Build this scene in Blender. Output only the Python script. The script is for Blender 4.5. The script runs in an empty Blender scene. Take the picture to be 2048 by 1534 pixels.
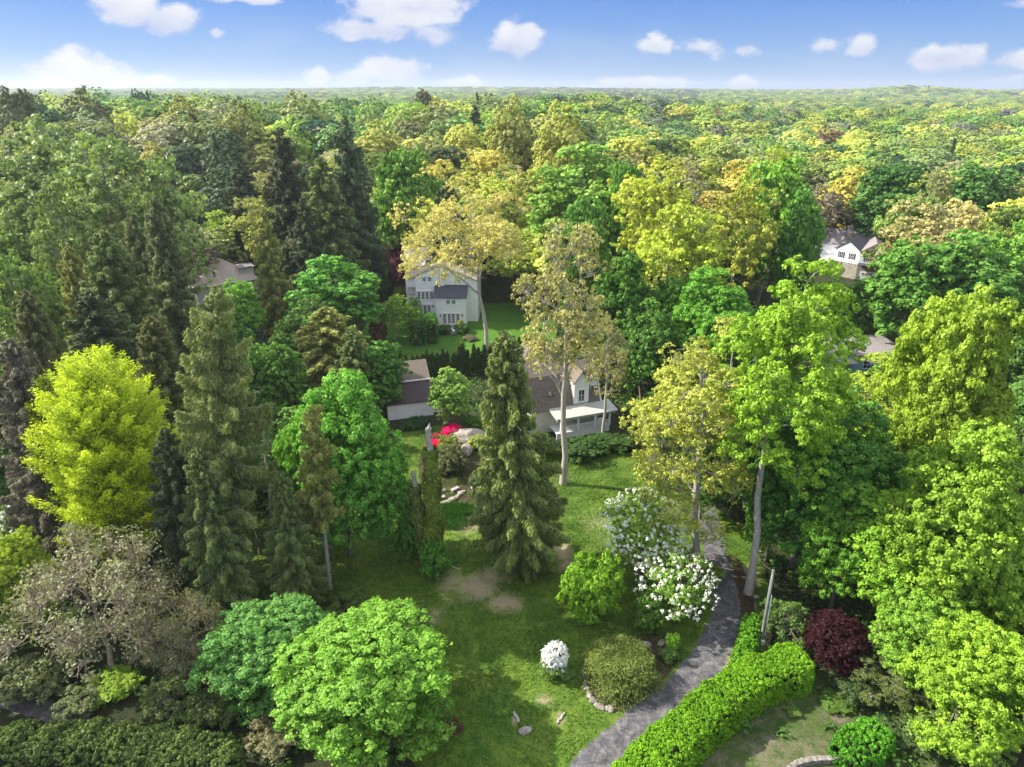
import bpy, math
import numpy as np
C = bpy.context.scene.collection
S = bpy.context.scene
R = math.radians
PI = math.pi

# ------------------------------------------------------------------ camera, sky, sun, exposure
CAM_H = 45.0
PITCH = R(23.3)
FPX = 1366.0            # focal length in photo pixels (photo 2048 wide)
cd = bpy.data.cameras.new('camera'); cam = bpy.data.objects.new('camera', cd); C.objects.link(cam)
cam.location = (0, 0, CAM_H); cam.rotation_euler = (PI/2 - PITCH, 0, 0)
cd.sensor_width = 36.0; cd.lens = 36.0*FPX/2048.0
cd.clip_start = 0.5; cd.clip_end = 40000
S.camera = cam

SUN_EL = R(38); SUN_AZ = R(-78)      # azimuth measured from +Y (view direction) towards +X
sd = bpy.data.lights.new('sun', 'SUN'); sun = bpy.data.objects.new('sun', sd); C.objects.link(sun)
sd.energy = 4.3; sd.angle = R(0.8); sd.color = (1.0, 0.94, 0.80)
sun.rotation_euler = (PI/2 - SUN_EL, 0, PI - SUN_AZ)
sun.location = (0, 0, 100)

S.view_settings.view_transform = 'Standard'
S.view_settings.look = 'None'
S.view_settings.exposure = 1.3
S.view_settings.gamma = 1.0
cy = S.cycles
cy.max_bounces = 6; cy.diffuse_bounces = 3; cy.glossy_bounces = 2; cy.transmission_bounces = 4
cy.transparent_max_bounces = 6; cy.volume_bounces = 0
cy.caustics_reflective = False; cy.caustics_refractive = False

W = bpy.data.worlds.new('World'); S.world = W; W.use_nodes = True
def nd(nt, t, **k):
    n = nt.nodes.new(t)
    for a, b in k.items(): setattr(n, a, b)
    return n
def build_world():
    nt = W.node_tree; nt.nodes.clear(); L = nt.links.new
    out = nd(nt, 'ShaderNodeOutputWorld'); bg = nd(nt, 'ShaderNodeBackground')
    bg.inputs['Strength'].default_value = 0.15
    sky = nd(nt, 'ShaderNodeTexSky', sky_type='NISHITA', sun_disc=False)
    sky.sun_elevation = SUN_EL; sky.sun_rotation = SUN_AZ
    sky.altitude = 60; sky.air_density = 1.0; sky.dust_density = 0.25; sky.ozone_density = 3.0
    tc = nd(nt, 'ShaderNodeTexCoord')
    sp = nd(nt, 'ShaderNodeSeparateXYZ'); L(tc.outputs['Generated'], sp.inputs[0])
    def M(op, a, b=None, c=None, clamp=False):
        n = nd(nt, 'ShaderNodeMath', operation=op); n.use_clamp = clamp
        for i, v in enumerate((a, b, c)):
            if v is None: continue
            if isinstance(v, (int, float)): n.inputs[i].default_value = v
            else: L(v, n.inputs[i])
        return n.outputs[0]
    az = M('ARCTAN2', sp.outputs[0], sp.outputs[1])
    el = M('ARCSINE', sp.outputs[2])
    # colour grade of the sky with elevation (pale horizon, deeper blue above; bright overhead added out of view for soft fill)
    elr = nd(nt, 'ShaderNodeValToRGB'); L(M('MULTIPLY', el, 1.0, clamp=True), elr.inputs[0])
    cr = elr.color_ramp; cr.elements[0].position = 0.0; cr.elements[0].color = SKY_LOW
    cr.elements[1].position = 0.9; cr.elements[1].color = SKY_FILL_TOP
    for q_, c_ in ((0.04, SKY_MID), (0.115, SKY_HIGH), (0.16, SKY_HIGH), (0.34, SKY_FILL)):
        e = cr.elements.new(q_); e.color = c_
    mul = nd(nt, 'ShaderNodeMix', data_type='RGBA', blend_type='MULTIPLY'); mul.inputs[0].default_value = 1
    L(sky.outputs[0], mul.inputs[6]); mul.inputs[7].default_value = (0.30, 0.36, 0.50, 1)
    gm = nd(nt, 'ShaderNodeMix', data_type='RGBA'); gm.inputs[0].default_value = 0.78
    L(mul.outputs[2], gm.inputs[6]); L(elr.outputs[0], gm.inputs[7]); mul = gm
    # clouds: soft blobs in azimuth / elevation broken up with noise
    nz = nd(nt, 'ShaderNodeTexNoise'); nz.inputs['Scale'].default_value = 26; nz.inputs['Detail'].default_value = 7
    nz.inputs['Roughness'].default_value = 0.62
    mp = nd(nt, 'ShaderNodeMapping'); mp.inputs['Scale'].default_value = (1, 1, 1.5); L(tc.outputs['Generated'], mp.inputs[0])
    L(mp.outputs[0], nz.inputs[0])
    nz2 = nd(nt, 'ShaderNodeTexNoise'); nz2.inputs['Scale'].default_value = 9; nz2.inputs['Detail'].default_value = 5
    L(mp.outputs[0], nz2.inputs[0])
    nzo = M('ADD', M('MULTIPLY', M('SUBTRACT', nz.outputs[0], 0.5), 2.6), M('MULTIPLY', M('SUBTRACT', nz2.outputs[0], 0.5), 1.0))
    field = None; shade = None
    for (px, py, rx, ry, st) in CLOUDS:
        a0 = math.atan((px-1024)/FPX/math.cos(PITCH))
        e0 = math.atan((767-py)/FPX) - PITCH
        e0 = math.atan(math.tan(e0)*math.cos(a0)) if True else e0
        ra = rx/FPX*0.98; re = ry/FPX
        dx = M('DIVIDE', M('SUBTRACT', az, a0), ra)
        dy = M('DIVIDE', M('SUBTRACT', el, e0), re)
        dyn = M('MULTIPLY', M('MINIMUM', dy, 0.0), -0.9)     # flatter underside
        r = M('SQRT', M('ADD', M('ADD', M('MULTIPLY', dx, dx), M('MULTIPLY', dy, dy)), M('MULTIPLY', dyn, dyn)))
        f = M('MULTIPLY', M('SUBTRACT', 1.0, r), st)
        field = f if field is None else M('MAXIMUM', field, f)
        sh = M('MULTIPLY', dy, M('MULTIPLY', M('ADD', f, 0.4, clamp=True), 1.0))
        shade = sh if shade is None else M('ADD', shade, sh)
    d = M('ADD', field, M('MULTIPLY', nzo, 0.55))
    a = nd(nt, 'ShaderNodeMapRange', interpolation_type='SMOOTHSTEP'); L(d, a.inputs[0])
    a.inputs[1].default_value = 0.0; a.inputs[2].default_value = 0.45; a.inputs[4].default_value = 0.96
    # thin high veil
    vz = nd(nt, 'ShaderNodeTexNoise'); vz.inputs['Scale'].default_value = 5; vz.inputs['Detail'].default_value = 6
    vm = nd(nt, 'ShaderNodeMapping'); vm.inputs['Scale'].default_value = (1, 1, 3.2); L(tc.outputs['Generated'], vm.inputs[0]); L(vm.outputs[0], vz.inputs[0])
    veil = nd(nt, 'ShaderNodeMapRange', interpolation_type='SMOOTHSTEP'); L(vz.outputs[0], veil.inputs[0])
    veil.inputs[1].default_value = 0.45; veil.inputs[2].default_value = 0.8; veil.inputs[4].default_value = 0.22
    up = nd(nt, 'ShaderNodeMapRange'); L(el, up.inputs[0]); up.inputs[1].default_value = -0.01; up.inputs[2].default_value = 0.012
    al = M('MULTIPLY', M('MAXIMUM', a.outputs[0], veil.outputs[0]), up.outputs[0])
    shn = M('ADD', M('MULTIPLY', shade, 0.45), M('ADD', M('MULTIPLY', nzo, 0.35), 0.5), clamp=True)
    cc = nd(nt, 'ShaderNodeMix', data_type='RGBA'); L(shn, cc.inputs[0])
    cc.inputs[6].default_value = CLOUD_SH; cc.inputs[7].default_value = CLOUD_LT
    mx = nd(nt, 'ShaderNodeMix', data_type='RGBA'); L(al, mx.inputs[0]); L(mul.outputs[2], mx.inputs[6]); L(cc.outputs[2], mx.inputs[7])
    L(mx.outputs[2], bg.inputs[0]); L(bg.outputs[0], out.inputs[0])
SKY_LOW = (1.05, 1.5, 2.35, 1); SKY_MID = (0.60, 1.12, 2.15, 1); SKY_HIGH = (0.17, 0.62, 1.95, 1); SKY_FILL = (3.1, 3.4, 4.0, 1); SKY_FILL_TOP = (4.7, 4.9, 5.3, 1)
CLOUD_LT = (2.6, 2.6, 2.65, 1); CLOUD_SH = (1.35, 1.55, 2.25, 1)
CLOUDS = [(50, 160, 70, 38, 1), (30, 140, 38, 26, 1), (285, 145, 62, 40, 1), (330, 160, 110, 30, .9), (430, 168, 45, 22, .9),
          (410, 20, 60, 40, 1), (470, 42, 70, 32, .9), (540, 64, 22, 12, .7), (600, 0, 90, 10, .6),
          (850, 20, 130, 50, .95), (790, 60, 110, 25, .75), (900, 70, 70, 24, .6), (1035, 80, 55, 38, 1), (1010, 90, 40, 24, .8),
          (820, 145, 80, 34, 1), (700, 155, 30, 24, .95), (940, 170, 65, 20, .9), (760, 160, 60, 24, .9),
          (1260, 92, 40, 22, .5), (1330, 95, 50, 14, .42), (1410, 105, 55, 18, .45), (1540, 92, 36, 16, .6), (1603, 96, 30, 22, .85),
          (1740, 118, 62, 30, 1), (1720, 105, 30, 16, .9), (1885, 122, 50, 20, .9), (1960, 142, 58, 26, .9), (1930, 160, 80, 14, .8),
          (1240, 168, 100, 16, 1), (1150, 175, 50, 10, .8), (1412, 168, 30, 18, 1), (1860, 5, 45, 12, .6), (2010, 18, 40, 18, .55), (200, 175, 60, 12, .5)]
build_world()

# ------------------------------------------------------------------ geometry of the view (photo pixel -> place)
cp, sp_ = math.cos(PITCH), math.sin(PITCH)
def ray(px, py):
    u = (px-1024)/FPX; v = (767-py)/FPX
    return np.array([u, cp + v*sp_, -sp_ + v*cp])
def WD(px, py, D):
    r = ray(px, py); t = D/r[1]
    return np.array([t*r[0], D, CAM_H + t*r[2]]), t
def G(px, py, z=0.0):
    r = ray(px, py); t = (z-CAM_H)/r[2]
    return np.array([t*r[0], t*r[1], z])
def PX(p):
    x, y, z = p[0], p[1], p[2]-CAM_H
    d = y*cp - z*sp_; v = y*sp_ + z*cp
    return 1024 + FPX*x/d, 767 - FPX*v/d, d
def sstep(a, b, x):
    t = np.clip((x-a)/(b-a), 0, 1); return t*t*(3-2*t)
def terrain(x, y):
    x = np.asarray(x, float); y = np.asarray(y, float)
    d = np.sqrt(x*x + y*y); az = x/np.maximum(y, 1)
    left = 1 - sstep(0.10, 0.42, az)
    h = 15*sstep(150, 300, y)*(left*(1-0.45*sstep(420, 900, y)) + (1-left)*0.06)
    h = h + sstep(220, 500, y)*(3.2*np.sin(x*0.013+1.3)*np.cos(y*0.009) + 2.0*np.sin(x*0.031+y*0.021))
    h = h + 27*np.exp(-((x-1560)/240)**2 - ((y-2850)/420)**2) + 9*np.exp(-((x-1500)/1500)**2 - ((y-3400)/600)**2)
    h = h + 14*np.exp(-((x+400)/900)**2 - ((y-3900)/500)**2) + sstep(2500, 6000, y)*14
    h = h + 10*np.exp(-((x-250)/220)**2 - ((y-620)/160)**2)
    return h

# ------------------------------------------------------------------ mesh helpers
class MB:
    def __init__(s): s.v = []; s.f = []; s.n = 0
    def add(s, v, f):
        s.v.append(np.asarray(v, float)); o = s.n
        s.f += [tuple(i+o for i in q) for q in f]; s.n += len(v); return s
    def box(s, x0, x1, y0, y1, z0, z1):
        v = [(x, y, z) for z in (z0, z1) for y in (y0, y1) for x in (x0, x1)]
        return s.add(v, [(0,2,3,1), (4,5,7,6), (0,1,5,4), (2,6,7,3), (0,4,6,2), (1,3,7,5)])
    def prism(s, poly, axis, a, b):        # poly in the other two axes, extruded from a to b
        n = len(poly)
        def mk(p, t):
            return {'x': (t, p[0], p[1]), 'y': (p[0], t, p[1]), 'z': (p[0], p[1], t)}[axis]
        v = [mk(p, a) for p in poly] + [mk(p, b) for p in poly]
        f = [tuple(range(n))[::-1], tuple(range(n, 2*n))] + [(i, (i+1) % n, n+(i+1) % n, n+i) for i in range(n)]
        return s.add(v, f)
    def slab(s, quad, t):                  # a sheet with thickness t, from 3 or 4 corner points
        q = np.array(quad, float); nrm = np.cross(q[1]-q[0], q[2]-q[0]); nrm /= np.linalg.norm(nrm)
        if nrm[2] < 0: nrm = -nrm
        n = len(q); v = np.vstack([q, q-nrm*t])
        return s.add(v, [tuple(range(n)), tuple(range(n, 2*n))[::-1]] + [(i, n+i, n+(i+1) % n, (i+1) % n) for i in range(n)])
    def tube(s, pts, rad, n=8, cap=True):
        V, F = tube_arrays([np.array(pts, float)], [np.array(rad, float)], n)
        s.add(V, [tuple(r) for r in F])
        if cap: s.f.append(tuple(range(s.n-n, s.n)))
        return s
    def build(s, name, mat, parent=None, smooth=False, recalc=True):
        me = bpy.data.meshes.new(name)
        me.from_pydata(np.vstack(s.v).tolist(), [], s.f)
        if recalc:
            import bmesh
            bm = bmesh.new(); bm.from_mesh(me); bmesh.ops.recalc_face_normals(bm, faces=bm.faces); bm.to_mesh(me); bm.free()
        if smooth: me.polygons.foreach_set('use_smooth', [True]*len(me.polygons))
        me.materials.append(mat)
        o = bpy.data.objects.new(name, me); C.objects.link(o)
        if parent is not None: o.parent = parent
        return o

def tube_arrays(paths, radii, n=5):
    Vs, Fs = [], []; off = 0
    ang = np.arange(n)*2*PI/n
    for p, r in zip(paths, radii):
        m = len(p)
        t = np.gradient(p, axis=0); t /= np.linalg.norm(t, axis=1)[:, None]+1e-9
        ref = np.where(np.abs(t[:, 2:3]) > 0.9, np.array([[1., 0, 0]]), np.array([[0, 0, 1.]]))
        a = np.cross(t, ref); a /= np.linalg.norm(a, axis=1)[:, None]+1e-9; b = np.cross(t, a)
        ring = p[:, None, :] + r[:, None, None]*(np.cos(ang)[None, :, None]*a[:, None, :] + np.sin(ang)[None, :, None]*b[:, None, :])
        Vs.append(ring.reshape(-1, 3))
        i = np.arange(m-1)[:, None]*n + np.arange(n)[None, :]
        j = np.arange(m-1)[:, None]*n + (np.arange(n)[None, :]+1) % n
        Fs.append(np.stack([i, j, j+n, i+n], -1).reshape(-1, 4)+off); off += m*n
    return np.vstack(Vs), np.vstack(Fs)

def quad_mesh(name, V, F, mat, var=None, smooth=False):
    me = bpy.data.meshes.new(name)
    me.vertices.add(len(V)); me.vertices.foreach_set('co', np.ascontiguousarray(V, np.float32).ravel())
    k = F.shape[1]
    me.loops.add(F.size); me.loops.foreach_set('vertex_index', np.ascontiguousarray(F, np.int32).ravel())
    me.polygons.add(len(F)); me.polygons.foreach_set('loop_start', np.arange(len(F), dtype=np.int32)*k)
    try: me.polygons.foreach_set('loop_total', np.full(len(F), k, np.int32))
    except Exception: pass
    if smooth: me.polygons.foreach_set('use_smooth', np.ones(len(F), bool))
    if var is not None:
        a = me.attributes.new('var', 'FLOAT', 'FACE'); a.data.foreach_set('value', np.ascontiguousarray(var, np.float32))
    me.update(calc_edges=True)
    me.materials.append(mat)
    return me

def unit(v): return v/(np.linalg.norm(v, axis=-1, keepdims=True)+1e-9)
def rdir(rng, n): return unit(rng.normal(size=(n, 3)))

def leaf_quads(pos, nrm, size, rng, aspect=0.62, along=None):
    """diamond leaves: pos (N,3), nrm (N,3), size (N,)"""
    n = len(pos)
    t = rdir(rng, n) if along is None else along
    nrm = unit(nrm)
    t = t - nrm*np.sum(t*nrm, 1, keepdims=True); t = unit(t); b = np.cross(nrm, t)
    s = size[:, None]
    V = np.stack([pos - t*s, pos + b*s*aspect - t*s*0.1, pos + t*s, pos - b*s*aspect - t*s*0.1], 1).reshape(-1, 3)
    F = np.arange(4*n).reshape(n, 4)
    return V, F

# ------------------------------------------------------------------ materials
def new_mat(name):
    m = bpy.data.materials.new(name); m.use_nodes = True; m.node_tree.nodes.clear(); return m
def mat_leaf(name, src='object', trans=0.30, ty=(1.08, 1.14, 0.55), spec=0.22, color=None, spread=0.6):
    m = new_mat(name); nt = m.node_tree; L = nt.links.new
    out = nd(nt, 'ShaderNodeOutputMaterial')
    if color is not None:
        rgb = nd(nt, 'ShaderNodeRGB'); rgb.outputs[0].default_value = (*color, 1); col = rgb.outputs[0]
    elif src == 'object':
        oi = nd(nt, 'ShaderNodeObjectInfo'); col = oi.outputs['Color']
    else:
        at = nd(nt, 'ShaderNodeAttribute', attribute_type='INSTANCER', attribute_name='tint'); col = at.outputs['Color']
    va = nd(nt, 'ShaderNodeAttribute', attribute_type='GEOMETRY', attribute_name='var')
    hs = nd(nt, 'ShaderNodeHueSaturation'); L(col, hs.inputs['Color'])
    h = nd(nt, 'ShaderNodeMapRange'); L(va.outputs['Fac'], h.inputs[0]); h.inputs[3].default_value = 0.510; h.inputs[4].default_value = 0.492
    v = nd(nt, 'ShaderNodeMapRange'); L(va.outputs['Fac'], v.inputs[0]); v.inputs[3].default_value = 1-spread*0.75; v.inputs[4].default_value = 1+spread*0.8
    L(h.outputs[0], hs.inputs['Hue']); L(v.outputs[0], hs.inputs['Value'])
    p = nd(nt, 'ShaderNodeBsdfPrincipled'); L(hs.outputs[0], p.inputs['Base Color'])
    p.inputs['Roughness'].default_value = 0.5; p.inputs['Specular IOR Level'].default_value = spec
    t = nd(nt, 'ShaderNodeBsdfTranslucent')
    mul = nd(nt, 'ShaderNodeMix', data_type='RGBA', blend_type='MULTIPLY'); mul.inputs[0].default_value = 1
    L(hs.outputs[0], mul.inputs[6]); mul.inputs[7].default_value = (*ty, 1); L(mul.outputs[2], t.inputs[0])
    mx = nd(nt, 'ShaderNodeMixShader'); mx.inputs[0].default_value = trans
    L(p.outputs[0], mx.inputs[1]); L(t.outputs[0], mx.inputs[2]); L(mx.outputs[0], out.inputs[0])
    return m
def mat_simple(name, c1, c2=None, scale=3.0, rough=0.8, detail=6, bump=0.0, stretch=None, spec=0.3, lo=0.35, hi=0.65, metallic=0, wave=None, c3=None):
    m = new_mat(name); nt = m.node_tree; L = nt.links.new
    out = nd(nt, 'ShaderNodeOutputMaterial'); p = nd(nt, 'ShaderNodeBsdfPrincipled'); L(p.outputs[0], out.inputs[0])
    p.inputs['Roughness'].default_value = rough; p.inputs['Specular IOR Level'].default_value = spec; p.inputs['Metallic'].default_value = metallic
    tc = nd(nt, 'ShaderNodeTexCoord'); mp = nd(nt, 'ShaderNodeMapping'); L(tc.outputs['Object'], mp.inputs[0])
    if stretch: mp.inputs['Scale'].default_value = stretch
    nz = nd(nt, 'ShaderNodeTexNoise'); nz.inputs['Scale'].default_value = scale; nz.inputs['Detail'].default_value = detail
    nz.inputs['Roughness'].default_value = 0.62
    L(mp.outputs[0], nz.inputs[0])
    r = nd(nt, 'ShaderNodeValToRGB'); L(nz.outputs[0], r.inputs[0])
    r.color_ramp.elements[0].position = lo; r.color_ramp.elements[1].position = hi
    r.color_ramp.elements[0].color = (*c1, 1); r.color_ramp.elements[1].color = (*(c2 or c1), 1)
    if c3: e = r.color_ramp.elements.new((lo+hi)/2); e.color = (*c3, 1)
    L(r.outputs[0], p.inputs['Base Color'])
    src = nz.outputs[0]
    if wave:                                   # clapboard / shingle courses: (axis, spacing in m, darkening)
        sx = nd(nt, 'ShaderNodeSeparateXYZ'); L(tc.outputs['Object'], sx.inputs[0])
        md = nd(nt, 'ShaderNodeMath', operation='FRACT')
        dv = nd(nt, 'ShaderNodeMath', operation='DIVIDE'); L(sx.outputs['XYZ'.index(wave[0])], dv.inputs[0]); dv.inputs[1].default_value = wave[1]
        L(dv.outputs[0], md.inputs[0])
        cr = nd(nt, 'ShaderNodeMapRange'); L(md.outputs[0], cr.inputs[0]); cr.inputs[1].default_value = 0; cr.inputs[2].default_value = 0.16
        cr.inputs[3].default_value = 1-wave[2]; cr.inputs[4].default_value = 1
        mu = nd(nt, 'ShaderNodeMix', data_type='RGBA', blend_type='MULTIPLY'); mu.inputs[0].default_value = 1
        L(r.outputs[0], mu.inputs[6]); L(cr.outputs[0], mu.inputs[7]); L(mu.outputs[2], p.inputs['Base Color'])
    if bump:
        b = nd(nt, 'ShaderNodeBump'); b.inputs['Strength'].default_value = min(1, bump); b.inputs['Distance'].default_value = bump
        L(src, b.inputs['Height']); L(b.outputs[0], p.inputs['Normal'])
    return m
LEAF = mat_leaf('leaf'); LEAF_GN = mat_leaf('leaf_far', src='instancer', spread=0.3)
LEAF_FAR = mat_leaf('leaf_mid', spread=0.3)
NEEDLE = mat_leaf('needle', trans=0.25, ty=(1.2, 1.1, 0.6), spec=0.15, spread=0.7); NEEDLE_GN = mat_leaf('needle_far', src='instancer', trans=0.22, spread=0.7)
PETAL = mat_leaf('petal', trans=0.3, ty=(1, 1, 1), spec=0.1, spread=0.42)
BARK = mat_simple('bark', (0.09, 0.075, 0.06), (0.28, 0.25, 0.21), 5, 0.9, bump=0.03, stretch=(3, 3, 0.6))
BARK_PALE = mat_simple('bark_pale', (0.24, 0.215, 0.185), (0.48, 0.44, 0.38), 4, 0.9, bump=0.03, stretch=(4, 4, 0.5))
TWIG = mat_simple('twig', (0.22, 0.18, 0.13), (0.36, 0.30, 0.22), 3, 0.9)

# ------------------------------------------------------------------ tree prototypes (meshes only)
def gen_broad(seed, H, Rc, z0, nl, nsub, nleaf, ls, rsub=0.55, lobe=(0.26, 0.42), twigs=0, inner=0.12, up=0.35, limbs=True, squash=1.0, sides=6, shell=(0.5, 0.98), far=False, irregular=0.25, dep=(0.5, 1.1), nj=0.42):
    """broadleaf crown: lobes on an uneven ellipsoid, leaf tufts on the lobes. returns crown (V,F,var) and trunk (V,F)"""
    rng = np.random.default_rng(seed)
    cz = (z0+H)/2; hz = (H-z0)/2
    k = np.arange(nl)+0.5
    zz = 1 - 1.75*k/nl; ph = k*2.39996 + rng.uniform(0, 6)
    d = np.stack([np.sqrt(np.maximum(0, 1-zz**2))*np.cos(ph), np.sqrt(np.maximum(0, 1-zz**2))*np.sin(ph), zz], 1)
    d = unit(d + rng.normal(size=d.shape)*0.18)
    lr = rng.uniform(*lobe, nl)*Rc
    amp = 1 + irregular*np.sin(ph*1.0+seed)*0.5 + rng.uniform(-irregular, irregular, nl)*0.5
    rad = rng.uniform(shell[0]+0.2, shell[1], nl)*amp
    inn = rng.random(nl) < 0.2; rad[inn] *= 0.6
    lc = d*rad[:, None]*np.array([Rc-lr.mean(), Rc-lr.mean(), hz-lr.mean()*0.7])
    lc[:, 2] += cz
    w = lr**2; w /= w.sum()
    li = rng.choice(nl, nsub, p=w)
    outw = unit((lc - np.array([0, 0, cz-hz*0.2]))/np.array([Rc, Rc, hz]))
    sd_ = unit(rdir(rng, nsub) + outw[li]*0.75 + np.array([0, 0, up]))
    sc = lc[li] + sd_*lr[li][:, None]*rng.uniform(*dep, nsub)[:, None]*np.array([1, 1, 0.9*squash])
    sr = rsub*rng.uniform(0.6, 1.35, nsub)
    si = rng.integers(0, nsub, nleaf)
    ld = unit(rdir(rng, nleaf) + sd_[si]*0.7 + np.array([0, 0, 0.35]))
    pos = sc[si] + ld*sr[si][:, None]*rng.uniform(0.45, 1.05, nleaf)[:, None]*np.array([1, 1, 0.8])
    if inner > 0:
        ni = int(nleaf*inner); ii = rng.integers(0, nl, ni)
        pos[:ni] = lc[ii] + rdir(rng, ni)*lr[ii][:, None]*rng.uniform(0, 0.8, ni)[:, None]
    nrm = unit(ld + rng.normal(size=ld.shape)*nj + (outw[li][si]*.9 if nj < .4 else 0))
    size = ls*rng.uniform(0.65, 1.35, nleaf)
    V, F = leaf_quads(pos, nrm, size, rng, 0.66)
    var = 0.5 + (rng.uniform(-1, 1, nl)[li][si])*0.16 + rng.uniform(-1, 1, nsub)[si]*0.18 + rng.uniform(-1, 1, nleaf)*0.2
    crown = (V, F, np.clip(var, 0, 1))
    if far: return crown, None
    # wood
    tr = 0.0115*H+0.05
    fork = z0 + (H-z0)*rng.uniform(0.18, 0.3)
    topz = H*0.9 - Rc*0.1
    n = 9; t = np.linspace(0, 1, n)
    wob = np.cumsum(rng.normal(size=(n, 2))*0.012*H, 0); wob -= wob[0]
    tp = np.stack([wob[:, 0], wob[:, 1], t*topz], 1)
    paths = [tp]; radii = [tr*(1.25-0.25*np.minimum(1, t*8))*(1-t)**0.7+0.03]
    N_p = list(tp[3:-1]); N_r = list(radii[0][3:-1])
    def grow(c, rmin, bend=0.16, k=6):
        P = np.array(N_p); dv = c-P; dist = np.linalg.norm(dv, axis=1)
        cost = dist + 2.2*np.maximum(0, 0.35*np.hypot(dv[:, 0], dv[:, 1])-dv[:, 2])
        j = int(np.argmin(cost)); q = P[j]; r0 = min(N_r[j]*0.72, 0.022*dist[j]+rmin)
        m_ = (q+c)/2 + np.array([0, 0, bend*dist[j]]) + rng.normal(size=3)*0.06*dist[j]
        u = np.linspace(0, 1, k)[:, None]; pth = (1-u)**2*q+2*u*(1-u)*m_+u**2*c + rng.normal(size=(k, 3))*0.025*dist[j]*(u*(1-u)*4)
        rr = r0*(1-0.7*u[:, 0])+rmin*0.35
        paths.append(pth); radii.append(rr); return pth, rr
    if limbs:
        order = np.argsort(np.hypot(lc[:, 0], lc[:, 1])+0.35*(H-lc[:, 2])+rng.normal(size=nl)*0.6)
        for i in order:
            pth, rr = grow(lc[i], 0.03); N_p += list(pth[1:]); N_r += list(rr[1:])
        if twigs:
            for i in range(nl):
                js = np.where(li == i)[0]
                for j in (rng.choice(js, min(twigs, len(js)), replace=False) if len(js) else []):
                    mm = (lc[i]+sc[j])/2 + rng.normal(size=3)*0.2
                    paths.append(np.array([lc[i]+rng.normal(size=3)*.1, mm, sc[j]])); radii.append(np.array([0.03, 0.022, 0.01]))
    big = tube_arrays(paths[:1], radii[:1], 10)
    if len(paths) > 1:
        sm = tube_arrays(paths[1:], radii[1:], sides)
        Vt = np.vstack([big[0], sm[0]]); Ft = np.vstack([big[1], sm[1]+len(big[0])])
    else: Vt, Ft = big
    return crown, (Vt, Ft)

def gen_conifer(seed, H, Rc, z0, nb, cards, cl=0.42, cw=0.30, rise=0.0, droop=0.35, tip=0.15, hang=0.8, lat=0.30, prof=0.9, ragged=0.25, far=False, belly=0.0, top=0.0, bare=0.0, jit=0.0):
    rng = np.random.default_rng(seed)
    t = (np.arange(nb)+rng.random(nb))/nb; t = t**0.92
    z = z0 + (H-z0)*t*(0.985)
    if belly: pr = np.sin(PI*np.clip(t*0.9+0.1, 0, 1)**belly)**0.8+0.06
    else: pr = (1-t)**prof+0.025+top*np.sin(PI*t)
    L = Rc*pr*(1+rng.uniform(-ragged, ragged*0.7, nb)); L *= 1 - 0.42*np.exp(-((t)/0.09)**2)
    a = np.arange(nb)*2.39996 + rng.normal(size=nb)*0.3
    keep = rng.random(nb) > 0.04; 
    def path(i, s):
        return np.stack([np.cos(a[i])*L[i]*s, np.sin(a[i])*L[i]*s, z[i] + L[i]*(rise*s - droop*s**2*(1-t[i]*0.6) + tip*s**3)], -1)
    w = L**1.35*keep; w /= w.sum(); N = int(nb*cards)
    i = rng.choice(nb, N, p=w)
    s = 0.08+0.92*rng.random(N)**0.75
    side = rng.uniform(-1, 1, N); env = np.maximum(0.12, (1.12-s))*np.minimum(1, s*3)
    lo = side*lat*np.minimum(L[i], 4.5)*env
    base = path(i, np.clip(s - np.abs(lo)/(L[i]+.1)*0.15, 0, 1.02))
    tang = np.stack([-np.sin(a[i]), np.cos(a[i]), np.zeros(N)], 1); out = np.stack([np.cos(a[i]), np.sin(a[i]), np.zeros(N)], 1)
    pos = base + tang*lo[:, None]; pos[:, 2] -= np.abs(lo)*0.25*hang
    hd = hang*rng.random(N)**1.3*0.7; pos[:, 2] -= hd*np.minimum(1.0, L[i]*0.4)
    pos += rng.normal(size=(N, 3))*jit
    along = unit(out*0.6 + tang*np.sign(side)[:, None]*np.abs(side)[:, None]*0.8 + np.array([0, 0, -1.0])*hang + rng.normal(size=(N, 3))*0.35 + np.array([0, 0, 1.])*max(0, rise)*0.5)
    nrm = unit(np.cross(along, rdir(rng, N)) + (np.array([0, 0, 1.])+out*0.35)*0.75)
    V, F = leaf_quads(pos, nrm, cl*rng.uniform(0.6, 1.3, N), rng, cw, along)
    var = np.clip(0.5 + rng.uniform(-1, 1, nb)[i]*0.18 + (s-0.6)*0.25 + rng.uniform(-1, 1, N)*0.25, 0, 1)
    if far: return (V, F, var), None
    tt = np.linspace(0, 1, 12); wob = np.cumsum(rng.normal(size=(12, 2))*0.05, 0); wob -= wob[0]
    tp = np.stack([wob[:, 0]*0+0, wob[:, 1]*0, tt*H*0.99], 1)
    tv = tube_arrays([tp], [(0.012*H+0.06)*(1-tt)**0.85+0.02], 9)
    ps, rs = [], []
    ss = np.linspace(0, 0.9, 5)
    for j in range(0, nb, 1 if nb < 260 else 2):
        p = path(np.full(5, j), ss) - np.array([0, 0, 0.03]); ps.append(p); rs.append(0.045*min(1, L[j]/3)*(1-ss*0.8)+0.008)
    for j in range(int(bare)):                               # dead stubs on the bare lower trunk
        zz = rng.uniform(0.06, 0.98)*z0+0.02*H; aa = rng.uniform(0, 6.28); ll = rng.uniform(0.4, 1.9)
        u = np.linspace(0, 1, 4)[:, None]
        ps.append(np.hstack([np.cos(aa)*ll*u, np.sin(aa)*ll*u, zz + ll*(0.15*u-0.3*u*u)])); rs.append(np.array([0.035, 0.025, 0.015, 0.006]))
    sv = tube_arrays(ps, rs, 4)
    return (V, F, var), (np.vstack([tv[0], sv[0]]), np.vstack([tv[1], sv[1]+len(tv[0])]))

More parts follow.
